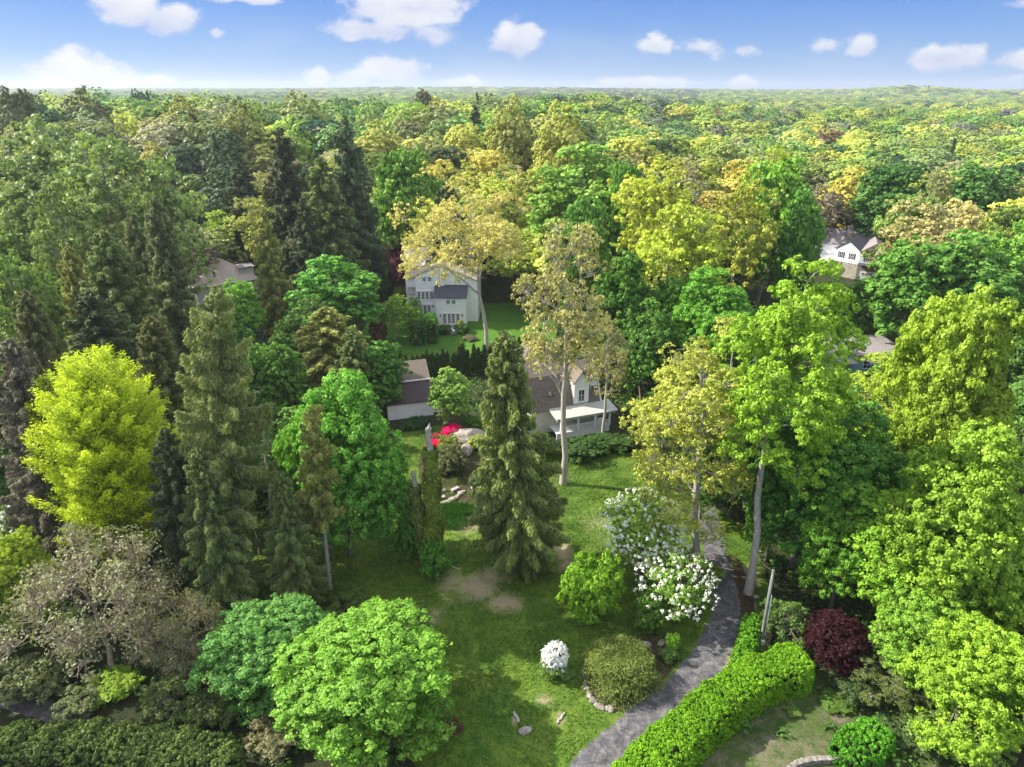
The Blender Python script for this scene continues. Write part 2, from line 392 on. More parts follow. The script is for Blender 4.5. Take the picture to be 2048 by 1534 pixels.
PROTO = {}
def proto(key, gen, H, Rc, leafmat, barkmat, **k):
    crown, trunk = gen(H=H, Rc=Rc, **k)
    V = crown[0]; fz = H/np.percentile(V[:, 2], 99.8); fr = Rc/np.percentile(np.hypot(V[:, 0], V[:, 1]), 97.5)
    V *= np.array([fr, fr, fz])
    if trunk: trunk[0][:] = trunk[0]*np.array([fr, fr, fz])
    cm = quad_mesh('crown', crown[0], crown[1], leafmat, crown[2])
    tm = quad_mesh('trunk', trunk[0], trunk[1], barkmat, smooth=True) if trunk else None
    PROTO[key] = (cm, tm, H, Rc)
for i in range(3):
    proto('maple%d' % i, gen_broad, 18, 6.5, LEAF, BARK, seed=11+i, z0=1.8, nl=46, nsub=1700, nleaf=96000, ls=0.132, rsub=0.5)
for i in range(3):
    proto('airy%d' % i, gen_broad, 24, 6.5, LEAF, BARK_PALE, seed=31+i, z0=4, nl=60, nsub=1300, nleaf=24000, ls=0.115, rsub=0.40, twigs=11, inner=0.03, lobe=(0.18, 0.32), irregular=0.6, shell=(0.3, 0.98))
proto('sparse', gen_broad, 30, 6.5, LEAF, BARK_PALE, seed=37, z0=7, nl=60, nsub=900, nleaf=15000, ls=0.14, rsub=0.42, twigs=12, inner=0.02, lobe=(0.2, 0.36), irregular=0.5, shell=(0.3, 0.98))
proto('lowairy', gen_broad, 26, 6.2, LEAF, BARK_PALE, seed=38, z0=2.2, nl=70, nsub=1500, nleaf=36000, ls=0.11, rsub=0.42, twigs=9, inner=0.03, lobe=(0.18, 0.32), irregular=0.5, shell=(0.3, 0.98))
proto('highmaple', gen_broad, 30, 6, LEAF, BARK_PALE, seed=39, z0=12, nl=46, nsub=1300, nleaf=64000, ls=0.135, rsub=0.5, twigs=5, irregular=0.5, inner=.06)
proto('layered', gen_broad, 4.0, 2.6, LEAF, BARK, seed=44, z0=0.6, nl=34, nsub=420, nleaf=9000, ls=0.075, rsub=0.24, irregular=0.6, twigs=4, lobe=(.16, .3), inner=.05, squash=.7)
for i in range(2):
    proto('oak%d' % i, gen_broad, 28, 11, LEAF, BARK_PALE, seed=41+i, z0=12.5, nl=64, nsub=1300, nleaf=25000, ls=0.16, rsub=0.62, twigs=7, inner=0.03, lobe=(0.15, 0.26), irregular=0.6, shell=(0.4, 1))
for i in range(2):
    proto('spruce%d' % i, gen_conifer, 27, 5.2, NEEDLE, BARK_PALE, seed=51+i, z0=0.8, nb=330, cards=420, cl=0.27, cw=0.2, hang=1.1, droop=0.5, tip=0.3, prof=0.5, ragged=0.38)
proto('tallspruce', gen_conifer, 31, 5.2, NEEDLE, BARK_PALE, seed=55, z0=5.0, nb=170, cards=480, cl=0.27, cw=0.2, hang=1.2, droop=0.42, tip=0.32, rise=0.14, prof=0.5, ragged=0.55, bare=18, top=0.12)
proto('thinspruce', gen_conifer, 18, 2.6, NEEDLE, BARK_PALE, seed=57, z0=6.5, nb=110, cards=230, cl=0.25, cw=0.2, hang=0.9, droop=0.3, tip=0.3, rise=0.1, prof=0.35, ragged=0.6, bare=40)
def gen_multi(seed, H, Rc, stems, **k):
    Vs, Fs, vs, Vt, Ft = [], [], [], [], []; o1 = o2 = 0
    for i, (dx, dy, hf, rf) in enumerate(stems):
        c, t = gen_conifer(seed+i, H*hf, Rc*rf, **k)
        sh = np.array([dx, dy, 0])*Rc
        w = lambda V: V + sh*np.clip(V[:, 2:3]/(H*0.35), 0, 1)
        Vs.append(w(c[0])); Fs.append(c[1]+o1); vs.append(c[2]); o1 += len(c[0]); Vt.append(w(t[0])); Ft.append(t[1]+o2); o2 += len(t[0])
    return (np.vstack(Vs), np.vstack(Fs), np.concatenate(vs)), (np.vstack(Vt), np.vstack(Ft))
proto('larch', gen_multi, 24, 6.2, LEAF, BARK, seed=61, stems=[(0, 0, 1, .7), (-.5, .1, .94, .6), (.46, .05, .97, .6), (-.1, -.45, .9, .6), (.15, .45, .93, .6)], z0=0.6, nb=230, cards=190, cl=0.17, cw=0.3, hang=0.1, rise=0.95, droop=0.2, tip=0.1, belly=1.1, ragged=0.6, lat=0.42, jit=0.16)
for i in range(4):
    proto('mid%d' % i, gen_broad, 19, 6.8, LEAF, BARK, seed=71+i, z0=2.5, nl=40, nsub=700, nleaf=20000, ls=0.27, rsub=0.62, irregular=0.4)
for i in range(3):
    proto('midairy%d' % i, gen_broad, 22, 7.2, LEAF, BARK_PALE, seed=81+i, z0=5, nl=42, nsub=560, nleaf=12000, ls=0.24, rsub=0.6, twigs=4, inner=0.05, irregular=0.55, shell=(0.35, 0.98))
for i in range(2):
    proto('midcon%d' % i, gen_conifer, 22, 4.6, NEEDLE, BARK_PALE, seed=91+i, z0=1.0, nb=200, cards=230, cl=0.34, cw=0.24, hang=1.0, droop=0.45, tip=0.25, prof=0.55, ragged=0.42)
for i in range(5):
    proto('far%d' % i, gen_broad, 19, 7.2, LEAF_FAR, BARK, dep=(.8, 1.06), seed=101+i, z0=1.5, nl=30, nsub=520, nleaf=14000, ls=0.29, rsub=0.62, irregular=0.2, lobe=(.34, .5), nj=.36, sides=4)
for i in range(2):
    proto('faropen%d' % i, gen_broad, 19, 7.2, LEAF, BARK_PALE, seed=111+i, z0=2.5, nl=40, nsub=520, nleaf=7000, ls=0.27, rsub=0.55, irregular=0.4, sides=4, twigs=5, inner=0.05)
proto('farcon', gen_conifer, 22, 4.2, NEEDLE, BARK, seed=121, z0=1.0, nb=110, cards=36, cl=0.8, cw=0.36, hang=0.8, droop=0.4, tip=0.2, prof=0.8, ragged=0.35)
proto('bare', gen_broad, 11, 7.5, LEAF, TWIG, seed=131, z0=1.5, nl=60, nsub=1500, nleaf=9000, ls=0.10, rsub=0.5, twigs=25, inner=0.0, lobe=(0.14, 0.24), irregular=0.5, shell=(0.3, 1))
for i in range(2):
    proto('shrub%d' % i, gen_broad, 3.0, 2.2, LEAF, BARK, seed=141+i, z0=0.0, nl=26, nsub=420, nleaf=15000, ls=0.085, rsub=0.26, irregular=0.3, up=0.5)
proto('weeper', gen_conifer, 3.4, 3.4, NEEDLE, BARK, seed=151, z0=0.7, nb=560, cards=80, cl=0.14, cw=0.28, hang=0.7, rise=0.75, droop=1.0, tip=0.0, lat=0.8, prof=0.25, ragged=0.6)
proto('cedar', gen_conifer, 5.5, 0.62, NEEDLE, BARK, seed=161, z0=0.05, nb=150, cards=28, cl=0.16, cw=0.45, hang=-0.4, rise=0.5, droop=0.0, tip=0.0, lat=0.5, prof=0.55, ragged=0.15)

# ------------------------------------------------------------------ scene object helpers
def tag(o, label=None, cat=None, group=None, kind=None):
    if label: o['label'] = label
    if cat: o['category'] = cat
    if group: o['group'] = group
    if kind: o['kind'] = kind
    return o
def empty(name, loc, rz=0, label=None, cat=None, group=None):
    o = bpy.data.objects.new(name, None); C.objects.link(o); o.location = loc; o.rotation_euler = (0, 0, rz)
    o.empty_display_size = 0.5
    return tag(o, label, cat, group)
COUNT = []
def grade(c, key):
    c = np.array(c[:3], float)
    k = 2.0 if ('spruce' in key or 'con' in key) else (1.0 if key.startswith('far') else 1.35)
    if key == 'cedar': k = 1.0
    c = c*k
    if c[1] > c[0] > 0.04 or c[1] > .15: c[0] += 0.26*max(0, c[1]-c[0]); c[1] *= .94    # spring foliage leans to yellow
    return np.clip(c, 0, .75)
def put(key, name, loc, h, r, color, label, rz=None, lean=(0, 0), group=None, cat='tree', trunk=True, crown_name='crown'):
    cm, tm, H0, R0 = PROTO[key]
    color = grade(color, key)
    rz = np.random.default_rng(len(COUNT)).uniform(0, 6.28) if rz is None else rz
    e = empty(name, tuple(float(v) for v in loc), 0, label, cat, group)
    e.rotation_euler = (float(lean[1]), float(lean[0]), 0)
    sc = (r/R0, r/R0, h/H0)
    c = bpy.data.objects.new(crown_name, cm); C.objects.link(c); c.parent = e; c.scale = sc; c.rotation_euler = (0, 0, rz); c.color = (*color, 1)
    if tm is not None and trunk:
        t = bpy.data.objects.new('trunk', tm); C.objects.link(t); t.parent = e; t.scale = sc; t.rotation_euler = (0, 0, rz)
    COUNT.append((float(loc[0]), float(loc[1]), float(r), float(h)))
    return e
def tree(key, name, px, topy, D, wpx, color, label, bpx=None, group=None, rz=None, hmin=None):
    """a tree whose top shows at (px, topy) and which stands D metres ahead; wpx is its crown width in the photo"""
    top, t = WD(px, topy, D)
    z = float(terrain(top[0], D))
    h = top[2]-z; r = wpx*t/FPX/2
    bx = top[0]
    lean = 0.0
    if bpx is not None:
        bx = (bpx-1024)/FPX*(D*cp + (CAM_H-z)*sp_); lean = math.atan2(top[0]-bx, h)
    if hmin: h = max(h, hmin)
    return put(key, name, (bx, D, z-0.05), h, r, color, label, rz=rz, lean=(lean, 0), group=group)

# ------------------------------------------------------------------ ground, lawns, drives
def poly_px(pts, z=0.0): return [G(x, y, 0)[:2] for x, y in pts]
def smooth_poly(pts, n=6):
    P = np.array(pts, float); m = len(P); out = []
    for i in range(m):
        p0, p1, p2, p3 = P[i-1], P[i], P[(i+1) % m], P[(i+2) % m]
        for k in range(n):
            t = k/n
            out.append(0.5*((2*p1) + (-p0+p2)*t + (2*p0-5*p1+4*p2-p3)*t*t + (-p0+3*p1-3*p2+p3)*t**3))
    return np.array(out)
def sheet(name, poly, z, mat, jitter=0.0, seed=0):
    import bmesh
    P = np.array(poly, float)
    if jitter: 
        rng = np.random.default_rng(seed); P = P + rng.normal(size=P.shape)*jitter
    bm = bmesh.new(); vs = [bm.verts.new((p[0], p[1], z)) for p in P]
    f = bm.faces.new(vs); bmesh.ops.triangulate(bm, faces=[f]); bmesh.ops.recalc_face_normals(bm, faces=bm.faces)
    for f in bm.faces:
        if f.normal.z < 0: f.normal_flip()
    me = bpy.data.meshes.new(name); bm.to_mesh(me); bm.free(); me.materials.append(mat)
    o = bpy.data.objects.new(name, me); C.objects.link(o); return tag(o, kind='structure')

def mat_ground(name, base, blotches=(), litter=((0.05, 0.045, 0.03), (0.10, 0.085, 0.05)), fine=9.0, dirt=(0.33, 0.26, 0.175), bump=0.05, patch=0.0):
    """base: two colours mixed by noise; blotches: (x, y, rx, ry, strength) of bare earth at fixed places of the lawn"""
    m = new_mat(name); nt = m.node_tree; L = nt.links.new
    out = nd(nt, 'ShaderNodeOutputMaterial'); p = nd(nt, 'ShaderNodeBsdfPrincipled'); L(p.outputs[0], out.inputs[0])
    p.inputs['Roughness'].default_value = 0.9; p.inputs['Specular IOR Level'].default_value = 0.15
    ge = nd(nt, 'ShaderNodeNewGeometry')
    def noise(sc, det=5, rough=0.6, vec=None):
        n = nd(nt, 'ShaderNodeTexNoise'); n.inputs['Scale'].default_value = sc; n.inputs['Detail'].default_value = det; n.inputs['Roughness'].default_value = rough
        L(vec or ge.outputs['Position'], n.inputs[0]); return n.outputs[0]
    def M(op, a, b=None, clamp=False):
        n = nd(nt, 'ShaderNodeMath', operation=op); n.use_clamp = clamp
        for i, v in enumerate((a, b)):
            if v is None: continue
            if isinstance(v, (int, float)): n.inputs[i].default_value = v
            else: L(v, n.inputs[i])
        return n.outputs[0]
    big = noise(0.22, 4); med = noise(1.3, 4); fin = noise(fine, 6, 0.75)
    f = M('ADD', M('MULTIPLY', big, 0.9), M('ADD', M('MULTIPLY', med, 0.7), M('MULTIPLY', fin, 1.2)))
    r = nd(nt, 'ShaderNodeMapRange'); L(f, r.inputs[0]); r.inputs[1].default_value = 1.12; r.inputs[2].default_value = 1.72
    c = nd(nt, 'ShaderNodeMix', data_type='RGBA'); L(r.outputs[0], c.inputs[0]); c.inputs[6].default_value = (*base[0], 1); c.inputs[7].default_value = (*base[1], 1)
    col = c.outputs[2]
    if blotches or patch:
        sx = nd(nt, 'ShaderNodeSeparateXYZ'); L(ge.outputs['Position'], sx.inputs[0]); fld = None
        for (x, y, rx, ry, st) in blotches:
            dx = M('DIVIDE', M('SUBTRACT', sx.outputs[0], x), rx); dy = M('DIVIDE', M('SUBTRACT', sx.outputs[1], y), ry)
            d = M('MULTIPLY', M('SUBTRACT', 1.0, M('SQRT', M('ADD', M('MULTIPLY', dx, dx), M('MULTIPLY', dy, dy)))), st)
            fld = d if fld is None else M('MAXIMUM', fld, d)
        n2 = noise(0.9, 6, 0.7); n3 = noise(5, 5, 0.75)
        nn = M('ADD', M('MULTIPLY', M('SUBTRACT', n2, 0.5), 2.6), M('MULTIPLY', M('SUBTRACT', n3, 0.5), 2.4))
        if fld is None: fld = -1.0
        if patch: 
            fld = M('MAXIMUM', fld, M('SUBTRACT', M('MULTIPLY', noise(0.35, 3), 2.4), 1.85 - patch))
        e = M('ADD', fld, M('MULTIPLY', nn, 0.8))
        k = nd(nt, 'ShaderNodeMapRange'); L(e, k.inputs[0]); k.inputs[1].default_value = 0.05; k.inputs[2].default_value = 0.8; k.inputs[4].default_value = 0.75
        dc = nd(nt, 'ShaderNodeMix', data_type='RGBA'); L(fin, dc.inputs[0]); dc.inputs[6].default_value = (dirt[0]*0.45, dirt[1]*0.45, dirt[2]*0.42, 1); dc.inputs[7].default_value = (dirt[0]*1.6, dirt[1]*1.6, dirt[2]*1.6, 1)
        cm = nd(nt, 'ShaderNodeMix', data_type='RGBA'); L(k.outputs[0], cm.inputs[0]); L(col, cm.inputs[6]); L(dc.outputs[2], cm.inputs[7]); col = cm.outputs[2]
    L(col, p.inputs['Base Color'])
    b = nd(nt, 'ShaderNodeBump'); b.inputs['Strength'].default_value = 0.8; b.inputs['Distance'].default_value = bump; L(fin, b.inputs['Height']); L(b.outputs[0], p.inputs['Normal'])
    return m
M_FLOOR = mat_ground('woodland_floor', ((0.018, 0.03, 0.010), (0.055, 0.055, 0.025)), patch=0.25, dirt=(0.085, 0.062, 0.04), bump=0.15)
blot = []
for (px, py, rx, ry, st) in [(955, 1175, 2.6, 2.6, 1.2), (1010, 1205, 2.4, 1.8, 1.1), (900, 1165, 1.6, 3.0, .8), (985, 1150, 2.4, 1.6, 1), (1125, 1100, 1.3, 3.0, 1.1), (1130, 1130, 1.2, 1.5, .9), (930, 1050, 2.4, 2.2, .9),
                             (950, 1030, 1.8, 2.0, .8), (870, 1230, 1.2, 1.6, .5), (1090, 1400, 1.0, .8, .7), (1480, 1190, 1.5, 4.5, 1.2), (1500, 1150, 1.4, 2, 1), (1485, 1300, 1.4, 3, 1.1), (1465, 1340, 1.4, 2, 1), (1520, 1260, 1.4, 2.5, 1.2),
                             (1190, 1045, 2, 2, .35), (1110, 950, 3, 2, .3), (1120, 1440, .5, .9, .8), (1030, 1440, .35, .7, .8), (830, 1250, 1.5, 3, .35), (1290, 1300, 1.2, 1, .7), (1600, 1450, 4, 3, .7)]:
    g = G(px, py); blot.append((g[0], g[1], rx, ry, st))
M_LAWN = mat_ground('lawn_grass', ((0.018, 0.062, 0.008), (0.15, 0.215, 0.028)), blot, fine=7)
M_LAWN2 = mat_ground('bright_lawn', ((0.03, 0.10, 0.010), (0.09, 0.19, 0.02)), fine=5)
M_MULCH = mat_ground('mulch', ((0.03, 0.022, 0.014), (0.11, 0.075, 0.05)), fine=10)
M_LITTER = mat_ground('leaf_litter', ((0.02, 0.055, 0.010), (0.085, 0.115, 0.03)), fine=8, patch=0.75, dirt=(0.20, 0.155, 0.125))

def make_ground():
    def axis(a, n, mx):
        u = np.linspace(0, 1, n); k = 5.2
        return a + mx*(np.exp(k*u)-1)/(math.exp(k)-1)
    ys = np.concatenate([np.linspace(-120, 100, 12), axis(110, 170, 6100)])
    xp = axis(0, 110, 5600)
    xs = np.concatenate([-xp[:0:-1], xp])
    X, Y = np.meshgrid(xs, ys); Z = terrain(X, Y)
    far = sstep(2600, 5200, np.hypot(X, Y))
    rng = np.random.default_rng(5); Z = Z + far*(16+rng.normal(size=Z.shape)*3.0)
    V = np.stack([X, Y, Z], -1).reshape(-1, 3); ny, nx = X.shape
    i = (np.arange(ny-1)[:, None]*nx + np.arange(nx-1)[None, :]).ravel()
    F = np.stack([i, i+1, i+nx+1, i+nx], 1)
    me = quad_mesh('ground', V, F, M_FLOOR, smooth=True)
    o = bpy.data.objects.new('ground', me); C.objects.link(o); tag(o, kind='structure')
make_ground()
LAWN_PX = [(1120, 1560), (960, 1560), (850, 1545), (770, 1440), (760, 1320), (740, 1230), (560, 1240), (500, 1160), (520, 1000), (700, 930), (790, 880), (812, 862), (900, 850), (1000, 860), (1080, 890), (1160, 905), (1250, 900), (1290, 960), (1400, 1000), (1490, 1060), (1530, 1150), (1545, 1270), (1480, 1350), (1380, 1440), (1240, 1560)]
lawn_poly = np.array([G(x, y)[:2] for x, y in LAWN_PX])
sheet('lawn', smooth_poly(lawn_poly), 0.004, M_LAWN)
L2 = [(700, 720), (735, 640), (745, 560), (800, 560), (870, 570), (1000, 600), (1090, 600), (1110, 700), (1000, 735), (850, 745)]
sheet('back_lawn', smooth_poly([G(x, y)[:2] for x, y in L2]), 0.004, M_LAWN2)
sheet('back_path', [G(x, y)[:2] for x, y in [(890, 668), (913, 668), (912, 652), (894, 652)]], 0.012, mat_simple('slate_path', (0.25, 0.25, 0.30), (0.35, 0.35, 0.4), 3))

def ribbon(name, pts_w, z, mat, jitter=0.0, seed=1, sub=8):
    """pts_w: (x, y, halfwidth) on the ground"""
    P = np.array(pts_w, float); out = []
    m = len(P)
    for i in range(m-1):
        p0 = P[max(i-1, 0)]; p1 = P[i]; p2 = P[i+1]; p3 = P[min(i+2, m-1)]
        for k in range(sub):
            t = k/sub; out.append(0.5*((2*p1)+(-p0+p2)*t+(2*p0-5*p1+4*p2-p3)*t*t+(-p0+3*p1-3*p2+p3)*t**3))
    out.append(P[-1]); Q = np.array(out)
    t = np.gradient(Q[:, :2], axis=0); t /= np.linalg.norm(t, axis=1)[:, None]; nrm = np.stack([-t[:, 1], t[:, 0]], 1)
    rng = np.random.default_rng(seed); jl = rng.normal(size=len(Q))*jitter; jr = rng.normal(size=len(Q))*jitter
    A = Q[:, :2] + nrm*(Q[:, 2]+jl)[:, None]; B = Q[:, :2] - nrm*(Q[:, 2]+jr)[:, None]
    V = np.vstack([np.c_[A, np.full(len(A), z)], np.c_[B, np.full(len(B), z)]]); n = len(Q)
    i = np.arange(n-1); F = np.stack([i, i+1, n+i+1, n+i], 1)[:, ::-1]
    me = quad_mesh(name, V, F, mat); o = bpy.data.objects.new(name, me); C.objects.link(o)
    import bmesh
    bm = bmesh.new(); bm.from_mesh(me); 
    for f in bm.faces:
        if f.normal.z < 0: f.normal_flip()
    bm.to_mesh(me); bm.free()
    return tag(o, kind='structure'), Q
def mat_asphalt():
    m = new_mat('old_asphalt'); nt = m.node_tree; L = nt.links.new
    out = nd(nt, 'ShaderNodeOutputMaterial'); p = nd(nt, 'ShaderNodeBsdfPrincipled'); L(p.outputs[0], out.inputs[0])
    p.inputs['Roughness'].default_value = 0.85; p.inputs['Specular IOR Level'].default_value = 0.25
    ge = nd(nt, 'ShaderNodeNewGeometry')
    wn = nd(nt, 'ShaderNodeTexNoise'); wn.inputs['Scale'].default_value = 1.2; wn.inputs['Detail'].default_value = 4; L(ge.outputs['Position'], wn.inputs[0])
    wm = nd(nt, 'ShaderNodeMix', data_type='VECTOR'); wm.inputs[0].default_value = 0.35; L(ge.outputs['Position'], wm.inputs[4]); L(wn.outputs['Color'], wm.inputs[5])
    vo = nd(nt, 'ShaderNodeTexVoronoi', feature='DISTANCE_TO_EDGE'); vo.inputs['Scale'].default_value = 0.85; L(wm.outputs[1], vo.inputs[0])
    v2 = nd(nt, 'ShaderNodeTexVoronoi', feature='DISTANCE_TO_EDGE'); v2.inputs['Scale'].default_value = 2.6; L(wm.outputs[1], v2.inputs[0])
    ck = nd(nt, 'ShaderNodeMapRange'); L(vo.outputs[0], ck.inputs[0]); ck.inputs[2].default_value = 0.018; ck.inputs[3].default_value = 0.45
    c2 = nd(nt, 'ShaderNodeMapRange'); L(v2.outputs[0], c2.inputs[0]); c2.inputs[2].default_value = 0.05; c2.inputs[3].default_value = 0.85
    n1 = nd(nt, 'ShaderNodeTexNoise'); n1.inputs['Scale'].default_value = 1.3; n1.inputs['Detail'].default_value = 9; n1.inputs['Roughness'].default_value = 0.75; L(ge.outputs['Position'], n1.inputs[0])
    r = nd(nt, 'ShaderNodeValToRGB'); L(n1.outputs[0], r.inputs[0]); e = r.color_ramp.elements
    e[0].position = 0.36; e[0].color = (0.045, 0.045, 0.052, 1); e[1].position = 0.68; e[1].color = (0.225, 0.21, 0.215, 1); k = e.new(0.52); k.color = (0.115, 0.11, 0.118, 1)
    a = nd(nt, 'ShaderNodeMix', data_type='RGBA', blend_type='MULTIPLY'); a.inputs[0].default_value = 1; L(r.outputs[0], a.inputs[6]); L(ck.outputs[0], a.inputs[7])
    b = nd(nt, 'ShaderNodeMix', data_type='RGBA', blend_type='MULTIPLY'); b.inputs[0].default_value = 1; L(a.outputs[2], b.inputs[6]); L(c2.outputs[0], b.inputs[7])
    L(b.outputs[2], p.inputs['Base Color'])
    bp = nd(nt, 'ShaderNodeBump'); bp.inputs['Distance'].default_value = 0.04; bp.inputs['Strength'].default_value = 0.6; L(n1.outputs[0], bp.inputs['Height']); L(bp.outputs[0], p.inputs['Normal'])
    return m
M_ASPH = mat_asphalt()
def gw(px, py, w): g = G(px, py); return (g[0], g[1], w)
ribbon('driveway', [gw(1130, 1600, 1.5), gw(1205, 1520, 1.5), gw(1290, 1440, 1.45), gw(1370, 1375, 1.45), gw(1425, 1300, 1.4), gw(1452, 1235, 1.3), gw(1448, 1180, 1.25), gw(1435, 1120, 1.2), gw(1420, 1050, 1.2), gw(1405, 980, 1.2), gw(1390, 900, 1.2)], 0.012, M_ASPH, 0.11, 3, sub=24)
ribbon('dirt_verge', [gw(1476, 1345, .7), gw(1490, 1290, .8), gw(1492, 1235, .9), gw(1484, 1180, .9), gw(1460, 1110, .6)], 0.008, M_MULCH, 0.14, 4)
ribbon('side_road', [gw(-120, 1350, .9), gw(10, 1395, .9), gw(90, 1420, .8), gw(170, 1450, .7), gw(260, 1500, .6)], 0.008, mat_simple('worn_track', (0.045, 0.043, 0.042), (0.13, 0.12, 0.115), 2.5, .9), 0.08, 6)
sheet('gravel_forecourt', smooth_poly([G(x, y)[:2] for x, y in [(1640, 582), (1725, 578), (1735, 610), (1670, 616)]]), 0.006, mat_simple('gravel', (0.25, 0.21, 0.17), (0.38, 0.33, 0.28), 6, 0.9))
sheet('leaf_litter', smooth_poly([G(x, y)[:2] for x, y in [(1440, 1440), (1560, 1360), (1650, 1340), (1800, 1420), (1950, 1560), (1380, 1600)]]), 0.006, M_LITTER)
sheet('planting_bed', smooth_poly([G(x, y)[:2] for x, y in [(845, 900), (930, 850), (1010, 860), (1020, 920), (1000, 980), (930, 1008), (870, 1005), (845, 985)]]), 0.008, M_MULCH)
sheet('planting_bed', smooth_poly([G(x, y)[:2] for x, y in [(1168, 1330), (1230, 1280), (1330, 1268), (1360, 1310), (1310, 1375), (1215, 1425)]]), 0.008, M_MULCH)

# ------------------------------------------------------------------ buildings
M_WHITE = mat_simple('white_clapboard', (0.76, 0.77, 0.79), (0.86, 0.86, 0.87), 1.5, 0.6, wave=('Z', 0.22, 0.2))
M_TRIM = mat_simple('white_trim', (0.74, 0.74, 0.73), (0.8, 0.8, 0.79), 2, 0.5)
M_GLASS = mat_simple('window_glass', (0.015, 0.02, 0.03), (0.05, 0.06, 0.08), 0.7, 0.08, spec=0.6)
M_ROOF_TAN = mat_simple('tan_shingle', (0.30, 0.25, 0.20), (0.44, 0.38, 0.31), 4, 0.9, wave=('Y', 0.28, 0.22), bump=0.02)
M_ROOF_BROWN = mat_simple('brown_shingle', (0.115, 0.09, 0.075), (0.215, 0.175, 0.145), 5, 0.9, wave=('Y', 0.26, 0.3), bump=0.02)
M_ROOF_DARK = mat_simple('dark_shingle', (0.045, 0.035, 0.04), (0.10, 0.075, 0.075), 5, 0.85, wave=('Y', 0.26, 0.3), bump=0.02)
M_ROOF_SLATE = mat_simple('slate_roof', (0.03, 0.035, 0.05), (0.085, 0.085, 0.11), 4, 0.6, wave=('Y', 0.25, 0.3), bump=0.02)
M_ROOF_GREY = mat_simple('grey_shingle', (0.17, 0.15, 0.16), (0.30, 0.265, 0.265), 4, 0.9, wave=('Y', 0.28, 0.25), bump=0.02)
M_ROOF_PALE = mat_simple('pale_roof', (0.5, 0.49, 0.46), (0.64, 0.62, 0.58), 3, 0.8, wave=('Y', 0.3, 0.2))
M_STONE = mat_simple('stone', (0.10, 0.09, 0.08), (0.32, 0.29, 0.25), 3.5, 0.9, bump=0.05)
M_STONE_PALE = mat_simple('pale_stone', (0.17, 0.15, 0.12), (0.42, 0.38, 0.33), 3.5, 0.9, bump=0.05)
M_TEAL = mat_simple('teal_paint', (0.12, 0.26, 0.28), (0.18, 0.33, 0.34), 3, 0.7)
M_SHUTTER = mat_simple('dark_shutter', (0.03, 0.04, 0.07), (0.05, 0.06, 0.09), 3, 0.6)
M_CREAM = mat_simple('cream_wall', (0.56, 0.54, 0.46), (0.66, 0.64, 0.56), 1.5, 0.7, wave=('Z', 0.24, 0.15))
M_DARKMETAL = mat_simple('dark_metal', (0.02, 0.02, 0.022), None, 2, 0.4)

def window(parent, x0, x1, z0, z1, y, nx=2, ny=2, shutters=False, face='y'):
    """a window on a wall whose outside faces -y (face 'y') at depth y, or faces -x (face 'x')"""
    f = MB(); g = MB(); e = 0.07
    def bx(m, a0, a1, d0, d1, c0, c1):
        if face == 'y': m.box(a0, a1, d0, d1, c0, c1)
        else: m.box(d0, d1, a0, a1, c0, c1)
    bx(f, x0-e, x0, y-0.07, y+0.02, z0-e, z1+e); bx(f, x1, x1+e, y-0.07, y+0.02, z0-e, z1+e)
    bx(f, x0, x1, y-0.07, y+0.02, z0-e, z0); bx(f, x0, x1, y-0.09, y+0.02, z1, z1+e)
    for i in range(1, nx): xx = x0+(x1-x0)*i/nx; bx(f, xx-0.025, xx+0.025, y-0.055, y-0.025, z0, z1)
    for i in range(1, ny): zz = z0+(z1-z0)*i/ny; bx(f, x0, x1, y-0.052, y-0.028, zz-0.025, zz+0.025)
    w = f.build('window', M_TRIM, parent); bx(g, x0, x1, y-0.03, y-0.02, z0, z1); g.build('pane', M_GLASS, w)
    if shutters:
        wd = (x1-x0)*0.45
        for a in (x0-e-0.03-wd, x1+e+0.03):
            s = MB(); bx(s, a, a+wd, y-0.06, y-0.005, z0-e, z1+e); s.build('shutter', M_SHUTTER, parent)
def wallbox(parent, x0, x1, y0, y1, z0, z1, mat, name='wall'): b = MB(); b.box(x0, x1, y0, y1, z0, z1); return b.build(name, mat, parent)
def gable_roof(parent, x0, x1, y0, y1, ze, zr, mat, along='x', t=0.16, o=0.35, xr=None, ze2=None):
    """two slopes with an overhang; ridge along x or y"""
    m = MB(); ze2 = ze if ze2 is None else ze2
    if along == 'x':
        ym = (y0+y1)/2 if xr is None else xr
        for (ya, za) in ((y0, ze), (y1, ze2)):
            k = (zr-za)/(ym-ya) ; oy = -o if ya < ym else o
            m.slab([(x0-o, ya+oy, za+k*oy), (x1+o, ya+oy, za+k*oy), (x1+o, ym, zr), (x0-o, ym, zr)], t)
    else:
        xm = (x0+x1)/2 if xr is None else xr
        for (xa, za) in ((x0, ze), (x1, ze2)):
            k = (zr-za)/(xm-xa); ox = -o if xa < xm else o
            m.slab([(xa+ox, y0-o, za+k*ox), (xa+ox, y1+o, za+k*ox), (xm, y1+o, zr), (xm, y0-o, zr)], t)
    r = m.build('roof', mat, parent)
    # shift the slab up so the walls stay below it
    r.location.z = t*1.1
    return r
def hip_roof(parent, x0, x1, y0, y1, ze, zr, mat, o=0.4, t=0.16):
    ym = (y0+y1)/2; hl = (y1-y0)/2; xa, xb = x0+hl, x1-hl
    if xa > xb: xa = xb = (x0+x1)/2
    k = (zr-ze)/hl; a, b, c, d = x0-o, x1+o, y0-o, y1+o; z = ze-k*o
    m = MB()
    m.slab([(a, c, z), (b, c, z), (xb, ym, zr), (xa, ym, zr)], t); m.slab([(b, d, z), (a, d, z), (xa, ym, zr), (xb, ym, zr)], t)
    m.slab([(a, d, z), (a, c, z), (xa, ym, zr)], t); m.slab([(b, c, z), (b, d, z), (xb, ym, zr)], t)
    r = m.build('roof', mat, parent); r.location.z = t*1.1; return r
